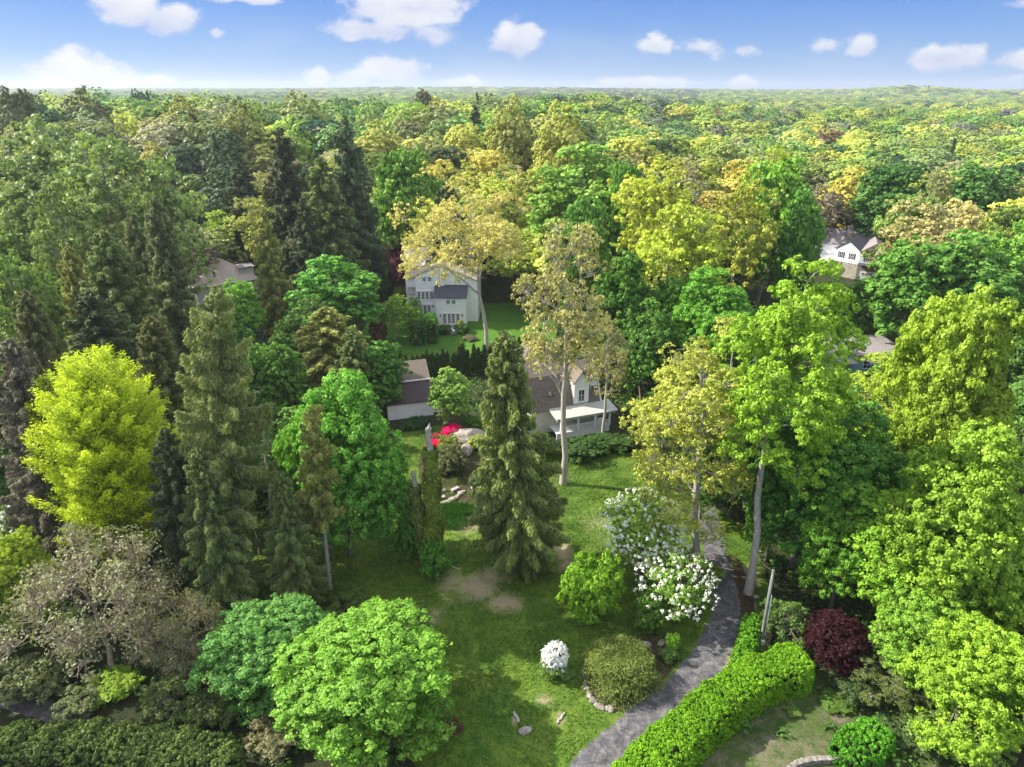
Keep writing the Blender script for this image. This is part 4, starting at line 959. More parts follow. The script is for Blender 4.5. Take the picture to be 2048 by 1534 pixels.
T('mid3', 'maple_tree', 30, 880, 60, 170, (0.035, 0.13, 0.025), 'dark shaded maple at the left edge under the greyish spruce')
for (px_, D_, w_, c_, ty_, l_) in [(22, 262, 90, (0.12, 0.18, 0.05), 172, 'dark thin crowned tree poking above the skyline at the left edge'), (165, 285, 120, (0.16, 0.22, 0.06), 175, 'broad tree rising to the skyline, left'), (600, 300, 100, (0.30, 0.36, 0.08), 183, 'yellow green dome on the skyline left of centre'),
                                 (848, 330, 46, (0.12, 0.16, 0.07), 177, 'small dark tree poking above the skyline near the centre'), (480, 250, 95, (0.30, 0.36, 0.08), 200, 'rounded yellow green dome below the skyline above the dark spruces'), (1130, 215, 120, (0.40, 0.46, 0.08), 205, 'large rounded yellow dome right of centre below the skyline'),
                                 (1020, 240, 100, (0.36, 0.42, 0.09), 192, 'yellow dome near the skyline at the centre'), (350, 270, 90, (0.34, 0.38, 0.06), 190, 'golden green dome near the skyline at left')]:
    T('far%d' % (px_ % 5), 'broadleaf_tree', px_, ty_, D_, w_, c_, l_)
T('sparse', 'maple_tree', 1222, 630, 84, 105, (0.26, 0.28, 0.09), 'thin young tree with sparse yellowish leaves before the right end of the porch house')
# small trees
T('mid2', 'ornamental_pear', 897, 738, 88, 92, (0.14, 0.32, 0.06), 'small neatly rounded tree in front of the garage')
T('midairy1', 'cherry_tree', 785, 590, 126, 75, (0.16, 0.34, 0.04), 'small light green tree on the back lawn')
T('shrub0', 'smoke_bush', 757, 645, 124, 40, (0.16, 0.08, 0.05), 'brownish bush on the back lawn')
T('shrub1', 'plum_tree', 800, 480, 165, 65, (0.16, 0.05, 0.09), 'purple leaved bush behind the back lawn')
T('mid0', 'lilac_tree', 745, 455, 172, 110, (0.15, 0.19, 0.12), 'grey green lilac behind the back lawn')
# flowering dogwoods: crown plus blossom
def blossoms(e, px_r, h, z0, n, nb, size, color, seed, cl=0.16, up=0.3):
    rng = np.random.default_rng(seed)
    d = unit(rdir(rng, nb)*np.array([1, 1, 0.8]) + np.array([0, -0.15, up]))
    c = d*np.array([px_r, px_r, h*0.5])*rng.uniform(0.75, 1.03, nb)[:, None] + np.array([0, 0, z0+h*0.5])
    i = rng.integers(0, nb, n); q = rdir(rng, n)
    pos = c[i] + q*cl*rng.uniform(0.3, 1.3, n)[:, None]
    V, F = leaf_quads(pos, unit(q+np.array([0, 0, 0.8])+d[i]*.6), size*rng.uniform(.6, 1.3, n), rng, 0.9)
    me = quad_mesh('blossom', V, F, PETAL, np.clip(.5+rng.uniform(-.4, .4, n), 0, 1))
    o = bpy.data.objects.new('blossom', me); C.objects.link(o); o.parent = e; o.color = (*color, 1); return o
def dogwood(px, topy, D, wpx, label, nb, seed, key='airy2', col=(0.13, 0.30, 0.05)):
    top, t = WD(px, topy, D); h = top[2]; r = wpx*t/FPX/2
    e = put('layered', 'dogwood_tree', (top[0], D, 0), h, r, col, label)
    blossoms(e, r*1.08, h*0.8, h*0.24, nb*13, nb, 0.07, (0.76, 0.77, 0.68), seed, cl=.15)
dogwood(1357, 1122, 49.5, 165, 'white flowering dogwood overhanging the driveway', 230, 3)
dogwood(1292, 1000, 56, 185, 'white flowering dogwood behind and left of the driveway one', 420, 4, col=(0.17, 0.34, 0.05))
dogwood(8, 1015, 54, 50, 'white flowering shrub at the left edge', 60, 6)

# shrubs
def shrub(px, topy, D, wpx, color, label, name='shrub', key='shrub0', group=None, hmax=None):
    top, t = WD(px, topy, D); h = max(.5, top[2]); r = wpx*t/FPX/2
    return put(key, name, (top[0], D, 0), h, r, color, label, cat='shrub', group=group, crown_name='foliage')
shrub(1180, 1122, 49.5, 140, (0.10, 0.30, 0.02), 'rounded green shrub right of the central spruce')
e = shrub(1110, 1312, 43.0, 62, (0.10, 0.24, 0.05), 'white azalea in full bloom on the open lawn', 'azalea')
blossoms(e, 1.1, 2.9, .3, 4600, 260, 0.07, (0.74, 0.74, 0.68), 9, cl=.15)
shrub(1132, 1352, 42.8, 36, (0.07, 0.20, 0.05), 'small green shrub at the foot of the white azalea', key='shrub1')
p = G(1240, 1365); put('weeper', 'weeping_hemlock', (p[0], p[1]+.6, 0), 2.7, 3.05, (0.09, 0.15, 0.03), 'wide mounded olive green hemlock inside the stone edging', trunk=False, cat='shrub', crown_name='foliage')
shrub(1350, 1272, 45.5, 34, (0.08, 0.27, 0.02), 'little round green bush beside the driveway', 'bush')
shrub(1340, 1300, 44.5, 40, (0.05, 0.15, 0.03), 'low dark bush right of the mounded hemlock', 'bush', 'shrub1')
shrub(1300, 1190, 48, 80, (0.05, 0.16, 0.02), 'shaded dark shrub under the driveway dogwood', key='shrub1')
shrub(868, 1080, 55.5, 70, (0.05, 0.24, 0.03), 'vivid green bush at the foot of the ivy clad stump', 'bush')
shrub(815, 1040, 58, 60, (0.04, 0.2, 0.03), 'green bush left of the ivy clad stump', 'bush', 'shrub1')
shrub(897, 893, 76, 82, (0.11, 0.14, 0.05), 'dark clipped dome shaped yew in the planting bed', 'clipped_yew', 'shrub1')
e = shrub(905, 852, 85.5, 40, (0.05, 0.13, 0.03), 'hot pink azalea, the farther of the two by the boulders', 'azalea')
blossoms(e, 1.5, 1.6, .1, 7000, 260, 0.10, (0.80, 0.005, 0.16), 19, cl=.2)
e = shrub(876, 868, 82, 44, (0.05, 0.13, 0.03), 'hot pink azalea, the nearer of the two by the boulders', 'azalea')
blossoms(e, 1.6, 1.9, .1, 8000, 300, 0.10, (0.85, 0.01, 0.12), 20, cl=.2)
shrub(900, 872, 80, 46, (0.22, 0.30, 0.07), 'pale variegated bush between the pink azaleas and the yew', 'bush')
shrub(955, 872, 82, 40, (0.28, 0.36, 0.05), 'yellow green bush on the boulders', 'bush', 'shrub1')
e = shrub(965, 945, 70, 60, (0.10, 0.16, 0.06), 'rhododendron with white flowers left of the central spruce', 'rhododendron')
blossoms(e, 1.5, 2.0, .2, 700, 60, 0.10, (0.8, 0.75, 0.62), 23)
shrub(975, 985, 67, 50, (0.12, 0.17, 0.10), 'silvery green bush left of the central spruce', 'bush', 'shrub1')
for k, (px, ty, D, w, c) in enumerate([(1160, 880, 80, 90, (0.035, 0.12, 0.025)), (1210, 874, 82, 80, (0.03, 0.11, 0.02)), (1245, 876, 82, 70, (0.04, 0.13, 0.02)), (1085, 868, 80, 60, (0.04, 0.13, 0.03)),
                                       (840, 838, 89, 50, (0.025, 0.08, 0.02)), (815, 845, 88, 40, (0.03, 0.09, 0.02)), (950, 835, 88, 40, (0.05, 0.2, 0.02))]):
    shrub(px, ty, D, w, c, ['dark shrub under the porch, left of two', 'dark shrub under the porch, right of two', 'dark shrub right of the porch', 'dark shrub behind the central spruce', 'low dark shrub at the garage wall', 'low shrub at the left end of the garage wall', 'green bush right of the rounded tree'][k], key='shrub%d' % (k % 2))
for k, (px, ty, D, w, c) in enumerate([(865, 635, 131, 24, (0.10, 0.2, 0.06)), (889, 650, 130, 34, (0.03, 0.13, 0.02)), (925, 650, 130, 36, (0.03, 0.12, 0.02)), (920, 640, 131.5, 14, (0.3, 0.34, 0.1)), (795, 575, 150, 24, (0.16, 0.24, 0.04)), (940, 672, 126, 30, (0.16, 0.15, 0.09))]):
    shrub(px, ty, D, w, c, ['pale green bush at the corner of the white house', 'dark rounded bush left of the slate path', 'dark rounded bush right of the slate path', 'little flowering bush at the french doors', 'yellow green bush left of the white house', 'brownish bush below the oak on the back lawn'][k], key='shrub%d' % (k % 2))

for k, (px, ty, D, w, c) in enumerate([(1662, 1425, 40, 70, (0.07, 0.18, 0.03)), (1575, 1470, 39, 40, (0.08, 0.2, 0.03)), (1612, 1395, 42, 46, (0.05, 0.14, 0.03)), (1480, 1455, 39.5, 36, (0.06, 0.13, 0.03)), (1790, 1440, 38, 90, (0.06, 0.12, 0.04)), (1850, 1400, 39, 100, (0.04, 0.10, 0.03)),
                                       (225, 1365, 41, 105, (0.16, 0.33, 0.03)), (790, 1440, 36.5, 150, (0.15, 0.25, 0.05)), (560, 1450, 36.5, 130, (0.17, 0.18, 0.08)), (903, 1490, 37.5, 46, (0.10, 0.02, 0.03)), (1420, 1130, 55, 60, (0.12, 0.26, 0.03)), (700, 1185, 51, 120, (0.05, 0.14, 0.02))]):
    shrub(px, ty, D, w, c, ['loose green weedy shrub right of the hedge, before the wine red maple', 'small green plant by the curved stone wall', 'dark low plant behind the curving hedge', 'tuft of green at the near side of the curving hedge', 'dim bush at the bottom, right of the rounded hedge', 'dark understory bush under the bottom right maple',
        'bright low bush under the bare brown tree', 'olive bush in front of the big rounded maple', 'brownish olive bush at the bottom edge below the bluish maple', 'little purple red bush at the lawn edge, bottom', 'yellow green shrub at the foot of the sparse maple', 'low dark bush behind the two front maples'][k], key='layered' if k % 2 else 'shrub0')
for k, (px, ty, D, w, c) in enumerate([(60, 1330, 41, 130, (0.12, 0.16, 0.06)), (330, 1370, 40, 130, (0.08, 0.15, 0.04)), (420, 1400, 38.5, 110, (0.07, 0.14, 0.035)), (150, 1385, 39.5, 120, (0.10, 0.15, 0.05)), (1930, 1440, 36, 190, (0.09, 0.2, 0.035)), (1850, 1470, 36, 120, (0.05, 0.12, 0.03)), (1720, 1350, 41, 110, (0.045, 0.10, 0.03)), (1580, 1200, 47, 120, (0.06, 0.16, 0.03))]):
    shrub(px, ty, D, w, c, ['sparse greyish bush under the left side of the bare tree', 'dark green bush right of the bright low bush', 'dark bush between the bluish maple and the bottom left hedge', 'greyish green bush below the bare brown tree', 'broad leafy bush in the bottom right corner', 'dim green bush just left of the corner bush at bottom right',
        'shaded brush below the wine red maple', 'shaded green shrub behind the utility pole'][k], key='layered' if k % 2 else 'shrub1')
g_ = G(1388, 1334); sheet('asphalt_patch', [(g_[0]+.42*math.cos(a)*(1+.3*math.sin(3*a)), g_[1]+.26*math.sin(a)*(1+.25*math.cos(2*a))) for a in np.linspace(0, 6.0, 14)], .018, mat_simple('fresh_patch', (.015, .015, .017), (.04, .04, .045), 8, .9))
# snags and the ivy clad stump
def snag(name, bpx, bpy_, tpx, tpy, r0, label, ivy=0, color=(0.14, 0.2, 0.05), stubs=8, seed=0, rtop=0.08, mat=BARK_PALE, w=1.0, jag=True):
    b = G(bpx, bpy_); t_, _ = WD(tpx, tpy, b[1]); e = empty(name, (b[0], b[1], 0), 0, label, 'tree')
    v = t_ - b; rng = np.random.default_rng(seed)
    u = np.linspace(0, 1, 14)[:, None]; pts = v*u + rng.normal(size=(14, 3))*0.05; pts[0] = (0, 0, -.05)
    rr = r0*(1-u[:, 0])**0.8 + rtop
    Vt, Ft = tube_arrays([pts], [rr], 9)
    ps, rs = [], []
    for k in range(stubs):
        s = rng.uniform(0.15, 0.97); q = v*s; a = rng.uniform(0, 6.28); ll = rng.uniform(.4, 1.7)
        ps.append(np.array([q, q+np.array([math.cos(a)*ll*.5, math.sin(a)*ll*.5, .05]), q+np.array([math.cos(a)*ll, math.sin(a)*ll, -.05*ll])])); rs.append(np.array([.035, .022, .008]))
    if ps:
        a_, b_ = tube_arrays(ps, rs, 4); Ft = np.vstack([Ft, b_+len(Vt)]); Vt = np.vstack([Vt, a_])
    if jag:
        a_, b_ = tube_arrays([np.array([v*.995, v*1.012+np.array([.03, 0, 0]), v*1.035+np.array([.09, 0, .0])])], [np.array([rtop, rtop*.5, .01])], 6); Ft = np.vstack([Ft, b_+len(Vt)]); Vt = np.vstack([Vt, a_])
    o = bpy.data.objects.new('trunk', quad_mesh('trunk', Vt, Ft, mat, smooth=True)); C.objects.link(o); o.parent = e
    if ivy:
        s = rng.random(ivy)**1.1*0.86; a = rng.uniform(0, 6.28, ivy)
        rad = (r0*(1-s)**.8+rtop+0.12)*w*(1+.25*np.sin(s*23+a*2)+rng.normal(size=ivy)*.12)
        q = v*s[:, None] + np.stack([np.cos(a)*rad, np.sin(a)*rad, np.zeros(ivy)], 1)
        n = unit(np.stack([np.cos(a), np.sin(a), np.full(ivy, .3)], 1)+rng.normal(size=(ivy, 3))*.4)
        V, F = leaf_quads(q, n, .1*rng.uniform(.6, 1.4, ivy), rng, .8)
        me = quad_mesh('ivy', V, F, LEAF, rng.random(ivy)); o = bpy.data.objects.new('ivy', me); C.objects.link(o); o.parent = e; o.color = (*color, 1)
    return e
snag('dead_trunk', 872, 1130, 858, 856, .30, 'tall broken snag wrapped in ivy with a pale splintered top', ivy=22000, seed=3, stubs=0, rtop=.26, w=1.35, color=(0.20, 0.27, 0.04))
snag('dead_trunk', 850, 1125, 826, 945, .28, 'shorter ivy clad stub beside the tall broken snag', ivy=9000, seed=4, stubs=2, rtop=.2, w=1.3, color=(0.18, 0.22, 0.05))
snag('dead_trunk', 556, 1163, 522, 815, .19, 'thin bare dead trunk with short stubs right of the tallest spruce', seed=5, stubs=34, rtop=.03)
snag('dead_trunk', 345, 1060, 318, 830, .12, 'bare dead trunk with thin branches behind the larch', seed=6, stubs=26, rtop=.03)
snag('dead_trunk', 265, 1165, 262, 1120, .26, 'short jagged brown stump below the larch', seed=7, stubs=2, rtop=.12, mat=BARK)
snag('fallen_limb', 1392, 1130, 1400, 1000, .30, 'grey lower bole of the sparse yellow green maple', seed=8, stubs=0, rtop=.2) if False else None

# hedges
def hedge(name, path, label, color, h=2.3, w=1.7, n=60000, ls=0.08, seed=0, rough=.12, mat=NEEDLE, group=None, cat='hedge', zr=None):
    """a clipped hedge along a ground path [(x, y), ...] with rounded shoulders"""
    N_ = n; n = max(300, n//38); rng = np.random.default_rng(seed); P = np.array(path, float); seg = np.linalg.norm(np.diff(P, axis=0), axis=1); cum = np.r_[0, np.cumsum(seg)]; tot = cum[-1]
    o0 = P.mean(0)
    e = empty(name, (o0[0], o0[1], 0), 0, label, cat, group)
    s = rng.uniform(-w*.8, tot+w*.8, n); sc = np.clip(s, 0, tot)
    x = np.interp(sc, cum, P[:, 0]); y = np.interp(sc, cum, P[:, 1])
    dx = np.interp(sc+.2, cum, P[:, 0])-np.interp(sc-.2, cum, P[:, 0]); dy = np.interp(sc+.2, cum, P[:, 1])-np.interp(sc-.2, cum, P[:, 1])
    t = unit(np.stack([dx, dy, np.zeros(n)], 1)); nn = np.stack([-t[:, 1], t[:, 0], np.zeros(n)], 1)
    endf = np.sqrt(np.clip(1-((s-sc)/(w*.8))**2, 0, 1))
    a = rng.uniform(0, PI, n); ca, sa = np.cos(a), np.sin(a)
    m = 1/np.maximum(np.abs(ca)**5+np.abs(sa)**5, 1e-6)**.2           # squarish section
    lump = 1+rough*(np.sin(x*1.9+y*.8)*np.cos(y*2.3-x*.7)+.25*np.sin(x*5.1+3*a)*np.sin(y*4.7+2*a)) + np.abs(rng.normal(size=n))*rough*.45
    hh = h if zr is None else h*(1+zr*np.sin(sc*1.1+seed))
    ex = (s-sc)[:, None]*t
    off = ca*m*w*endf*lump; z = sa*m*hh*np.minimum(1, endf+.25)*lump
    z2 = z.copy(); low = rng.random(n) < .25; z2[low] = rng.uniform(0, 1, low.sum())*z[low]
    pos = np.stack([x-o0[0], y-o0[1], np.zeros(n)], 1) + ex + nn*off[:, None] + np.array([0, 0, 1])*z2[:, None]
    nrm = unit(nn*(ca*m)[:, None]+np.array([0, 0, 1])*sa[:, None]+rng.normal(size=(n, 3))*.5)
    ti = rng.integers(0, n, N_); tr_ = rng.uniform(.5, 1.4, n)*(.10 if rough < .05 else .17); dd = unit(rdir(rng, N_)+unit(nrm)[ti]*.7)
    pos = pos[ti]+dd*(tr_[ti]*rng.uniform(.3, 1.05, N_))[:, None]; pos[:, 2] = np.abs(pos[:, 2]); nrm = dd+rng.normal(size=(N_, 3))*.4
    V, F = leaf_quads(pos, nrm, ls*rng.uniform(.6, 1.4, N_), rng, .6)
    var = np.clip((.5+.2*np.sin(x*2.1)*np.cos(y*1.7)+rng.uniform(-.22, .22, n))[ti]+rng.uniform(-.2, .2, N_), 0, 1)
    me = quad_mesh('foliage', V, F, mat, var); o = bpy.data.objects.new('foliage', me); C.objects.link(o); o.parent = e; o.color = (*color, 1)
    # woody core
    q = [(P[0][0]-o0[0], P[0][1]-o0[1])]; core = MB()
    for i in range(len(P)-1):
        a0, b0 = P[i]-o0, P[i+1]-o0; tt = (b0-a0)/np.linalg.norm(b0-a0); n0 = np.array([-tt[1], tt[0]])*w*.72; hz = h*.84
        v = [(*(a0+n0), 0), (*(a0-n0), 0), (*(b0-n0), 0), (*(b0+n0), 0), (*(a0+n0*.9), hz), (*(a0-n0*.9), hz), (*(b0-n0*.9), hz), (*(b0+n0*.9), hz)]
        core.add(v, [(0, 1, 2, 3), (4, 7, 6, 5), (0, 4, 5, 1), (1, 5, 6, 2), (2, 6, 7, 3), (3, 7, 4, 0)])
    core.build('stems', M_CORE, e)
    return e
M_CORE = mat_simple('hedge_core', (0.02, 0.035, 0.012), (0.045, 0.06, 0.02), 4, .9)
def gp(px, py, z=0): return tuple(G(px, py, z)[:2])
def curve(pts, n=5):
    P = np.array(pts, float); out = []
    for i in range(len(P)-1):
        p0, p1, p2, p3 = P[max(i-1, 0)], P[i], P[i+1], P[min(i+2, len(P)-1)]
        for k in range(n):
            t = k/n; out.append(.5*((2*p1)+(-p0+p2)*t+(2*p0-5*p1+4*p2-p3)*t*t+(-p0+3*p1-3*p2+p3)*t**3))
    out.append(P[-1]); return np.array(out)
hz = 2.2
hedge('hedge', curve([gp(1240, 1580, hz), gp(1330, 1490, hz), gp(1430, 1400, hz), gp(1510, 1345, hz), gp(1590, 1318, hz)]), 'long curving lime green hedge along the driveway', (0.16, 0.34, 0.015), h=2.4, w=1.6, n=260000, ls=.065, seed=1, rough=.075)
hedge('hedge', curve([gp(1485, 1320, 1), gp(1496, 1280, 1), gp(1505, 1240, 1)]), 'short bright hedge between the driveway and the utility pole', (0.13, 0.33, 0.02), h=1.3, w=.75, n=22000, seed=2)
hedge('hedge', curve([gp(-40, 1500, 2), gp(120, 1490, 2), gp(300, 1500, 2), gp(440, 1530, 2)]), 'dark green hedge along the bottom left corner', (0.11, 0.17, 0.04), h=2.8, w=1.6, n=170000, ls=.075, seed=3, rough=.09)
hedge('hedge', [gp(1700, 1505, 1), gp(1750, 1470, 1)], 'rounded green hedge in front of the wine red maple', (0.10, 0.30, 0.02), h=1.5, w=1.3, n=26000, seed=4)
hedge('hedge', [gp(833, 672, 2), gp(827, 625, 2)], 'tall clipped box hedge left of the white house windows', (0.16, 0.36, 0.03), h=5.2, w=1.6, n=26000, ls=.12, seed=5, rough=.03)
hedge('hedge', [gp(863, 668, 2), gp(862, 652, 2)], 'shorter clipped box hedge right of the tall clipped one', (0.12, 0.30, 0.03), h=4.6, w=1.25, n=16000, ls=.12, seed=6, rough=.03)
hedge('hedge', [gp(754, 580, 2), gp(760, 560, 2)], 'clipped flat topped hedge block left of the back lawn', (0.14, 0.32, 0.03), h=4.6, w=2.0, n=18000, ls=.14, seed=7, rough=.03)
hedge('hedge', [gp(372, 548, 1), gp(398, 540, 1)], 'low clipped hedge left of the stone chimney house', (0.08, 0.24, 0.02), h=2.5, w=1.5, n=9000, ls=.14, seed=8, rough=.03)

# arborvitae screen: one copy of the conifer per plant
k = 0
rngc = np.random.default_rng(8)
for (xa, ya, xb, yb, n, ty) in ((792, 716, 1000, 700, 21, None), (1028, 672, 1080, 668, 6, None)):
    for i in range(n):
        u = i/(n-1); px = xa+(xb-xa)*u+rngc.normal()*1.2; D = (104.5+5*u) if n > 10 else 113+u*1.5
        w_, t_ = WD(px, 730, D); h = (5.0+rngc.uniform(-.5, 1.0)) if n > 10 else 5.4+rngc.uniform(-.9, .9)
        put('cedar', 'arborvitae', (w_[0], D, 0), h, .78+rngc.uniform(-.08, .1), (0.045, 0.11, 0.025),
            'pointed dark arborvitae in the screen in front of the back lawn' if n > 10 else 'pointed dark arborvitae in the screen behind the porch house roof', group='arborvitae screen left of the oak' if n > 10 else 'arborvitae screen right of the oak', cat='evergreen')

# boulders, logs, stones, slabs
def rock(px, py, s, label, name='boulder', mat=M_STONE_PALE, seed=0, group=None, rz=None, flat=.5, D=None):
    import bmesh
    rng = np.random.default_rng(100+seed); bm = bmesh.new(); bmesh.ops.create_icosphere(bm, subdivisions=3, radius=1)
    dirs = rdir(rng, 10); offs = rng.uniform(.62, .95, 10)
    for v in bm.verts:
        p = np.array(v.co); 
        for d, o in zip(dirs, offs):
            k = p@d
            if k > o: p = p-d*(k-o)*.9
        p = p + rng.normal(size=3)*.015; v.co = p*np.array([s[0], s[1], s[2]])
    me = bpy.data.meshes.new(name); bm.to_mesh(me); bm.free(); me.materials.append(mat)
    o = bpy.data.objects.new(name, me); C.objects.link(o); g = G(px, py); o.location = (g[0], g[1], s[2]*.35); o.rotation_euler = (0, 0, rng.uniform(0, 6) if rz is None else rz)
    return tag(o, label, 'rock', group)
rock(1050, 1463, (.62, .36, .28), 'flat mottled boulder lying in the lawn', seed=1, rz=.5)
rock(1290, 1290, (.55, .35, .3), 'beige boulder behind the mounded hemlock, left of two', seed=2)
rock(1322, 1288, (.55, .3, .25), 'beige boulder behind the mounded hemlock, right of two', seed=3)
rock(940, 880, (3.0, 1.6, 1.3), 'broad pale rock outcrop beside the pink azaleas', 'rock_outcrop', seed=4, rz=.1)
rock(990, 895, (2.2, 1.3, .9), 'grey rock slab right of the pale outcrop', 'rock_outcrop', M_STONE, seed=5, rz=.3)
rock(935, 900, (2.0, .9, .7), 'low dark rock below the pale outcrop', 'rock_outcrop', M_STONE, seed=6)
rock(1512, 1195, (.3, .25, .2), 'small pale stone near the leaning trunk', seed=7)
e0 = rng0 = np.random.default_rng(77)
edge = curve([gp(1190, 1312), gp(1172, 1335), gp(1170, 1365), gp(1180, 1395), gp(1200, 1415), gp(1222, 1420)], 6)
for i, q in enumerate(edge):
    if i % 1 == 0:
        px, py, _ = PX((q[0], q[1], 0)); s = rng0.uniform(.16, .30)
        rock(px+rng0.normal()*2, py+rng0.normal()*2, (s*1.2, s, s*.8), 'rough stone in the curved edging round the mounded hemlock', 'edging_stone', M_STONE if i % 3 else M_STONE_PALE, seed=20+i, group='stones edging the hemlock bed')
edge = curve([gp(856, 1002), gp(880, 1008), gp(905, 1000), gp(925, 985)], 5)
for i, q in enumerate(edge):
    px, py, _ = PX((q[0], q[1], 0)); s = rng0.uniform(.25, .4)
    rock(px, py, (s*1.5, s, s*.7), 'flat stone in the low edging of the planting bed', 'edging_stone', M_STONE_PALE, seed=60+i, group='stones edging the planting bed')
def slab_stone(px, py, w, d, h, rz, label):
    g = G(px, py); m = MB(); m.box(-w/2, w/2, -d/2, d/2, h-.12, h); m.box(-w/2+.1, -w/2+.3, -d/2+.05, d/2-.05, 0, h-.122); m.box(w/2-.3, w/2-.1, -d/2+.05, d/2-.05, 0, h-.122)
    o = m.build('stone_bench', mat_simple('bench_stone', (.3, .25, .25), (.45, .38, .38), 5, .9), None); o.location = (g[0], g[1], 0); o.rotation_euler = (0, 0, rz); tag(o, label, 'bench')
slab_stone(880, 998, 1.2, .45, .4, .05, 'low pinkish stone bench at the front of the planting bed')
slab_stone(910, 982, 1.1, .45, .4, .75, 'low grey stone bench turned at an angle in the planting bed')
rock(887, 983, (.6, .35, .25), 'bluish stone between the two stone benches', seed=90, mat=M_STONE)
def log(px, py, L_, r, rz, label, name='log'):
    g = G(px, py); m = MB(); rng = np.random.default_rng(int(px)); u = np.linspace(-.5, .5, 8)
    m.tube([(a*L_, rng.normal()*.03, r*.7+rng.normal()*.015) for a in u], [r*(1-.35*abs(a)) for a in u], 8); o = m.build(name, M_STONE_PALE if False else BARK_PALE, None, smooth=True)
    o.location = (g[0], g[1], 0); o.rotation_euler = (0, 0, rz); tag(o, label, 'log')
log(1033, 1436, 1.0, .13, R(115), 'short pale log lying on the lawn above the mottled boulder')
log(1122, 1437, 1.2, .09, R(60), 'thin grey log on the lawn below the white azalea')
log(912, 1137, .9, .08, R(-25), 'small pale branch on the lawn left of the central spruce')

# long grass by the planting bed
def grass_clump():
    rng = np.random.default_rng(55); n = 9000; c = G(905, 1030)
    ang = rng.uniform(0, 6.28, n); rr = rng.random(n)**.7*(1+.35*np.sin(ang*3)+.2*np.sin(ang*5)); x = c[0]+np.cos(ang)*rr*3.0; y = c[1]+np.sin(ang)*rr*2.6
    h = rng.uniform(.35, .8, n); d = rdir(rng, n)*.45; d[:, 2] = 1; d = unit(d)
    pos = np.stack([x, y, h*.5], 1); nrm = unit(np.cross(d, rdir(rng, n)))
    V, F = leaf_quads(pos, nrm, h*.55, rng, .05, d)
    o = bpy.data.objects.new('long_grass', quad_mesh('long_grass', V, F, NEEDLE, rng.random(n))); C.objects.link(o); o.color = (0.05, 0.15, 0.02, 1)
    tag(o, 'long bright green grass below the planting bed', 'grass', kind='stuff')
grass_clump()
def lawn_tufts():
    from mathutils.geometry import intersect_point_quad_2d
    rng = np.random.default_rng(56); n = 150000; P = smooth_poly(lawn_poly)
    lo, hi = P.min(0), P.max(0); q = rng.uniform(lo, hi, (n*2, 2))
    ins = np.zeros(len(q), bool); j = len(P)-1
    for i in range(len(P)):
        a, b = P[i], P[j]; c = ((a[1] > q[:, 1]) != (b[1] > q[:, 1])) & (q[:, 0] < (b[0]-a[0])*(q[:, 1]-a[1])/(b[1]-a[1]+1e-12)+a[0]); ins ^= c; j = i
    nz = np.sin(q[:, 0]*.9+np.sin(q[:, 1]*.7)*2)*np.cos(q[:, 1]*1.1+np.sin(q[:, 0]*.5)*2)
    w = ins & (rng.random(len(q)) < .55+.45*nz)
    for (x, y, rx, ry, st) in blot: w &= ~((((q[:, 0]-x)/rx)**2+((q[:, 1]-y)/ry)**2 < .8) & (rng.random(len(q)) < min(1, st)))
    # keep the drive clear
    for i in range(len(DRIVE)-1):
        a, b = DRIVE[i, :2], DRIVE[i+1, :2]; ab = b-a; t = np.clip(((q-a)@ab)/(ab@ab), 0, 1); dd = np.linalg.norm(q-(a+t[:, None]*ab), axis=1); w &= dd > DRIVE[i, 2]+.05
    q = q[w]; m = len(q); h = rng.uniform(.06, .19, m); d = rdir(rng, m)*.9; d[:, 2] = .8; d = unit(d)
    V, F = leaf_quads(np.stack([q[:, 0], q[:, 1], h*.55], 1), unit(np.cross(d, rdir(rng, m))+np.array([0, 0, .6])), h, rng, .22, d)
    o = bpy.data.objects.new('lawn_grass', quad_mesh('lawn_grass', V, F, NEEDLE, np.clip(.5+.25*np.sin(q[:, 0]*.8)*np.cos(q[:, 1]*.6)+rng.uniform(-.3, .3, m), 0, 1))); C.objects.link(o); o.color = (0.10, 0.19, 0.02, 1)
    tag(o, 'short tufty grass covering the garden lawn', 'grass', kind='stuff')
DRIVE = np.array([gw(1130, 1600, 1.75), gw(1205, 1520, 1.75), gw(1290, 1440, 1.6), gw(1370, 1375, 1.6), gw(1425, 1300, 1.55), gw(1452, 1235, 1.45), gw(1448, 1180, 1.4), gw(1425, 1120, 1.4), gw(1390, 1050, 1.4), gw(1340, 990, 1.4)])
lawn_tufts()

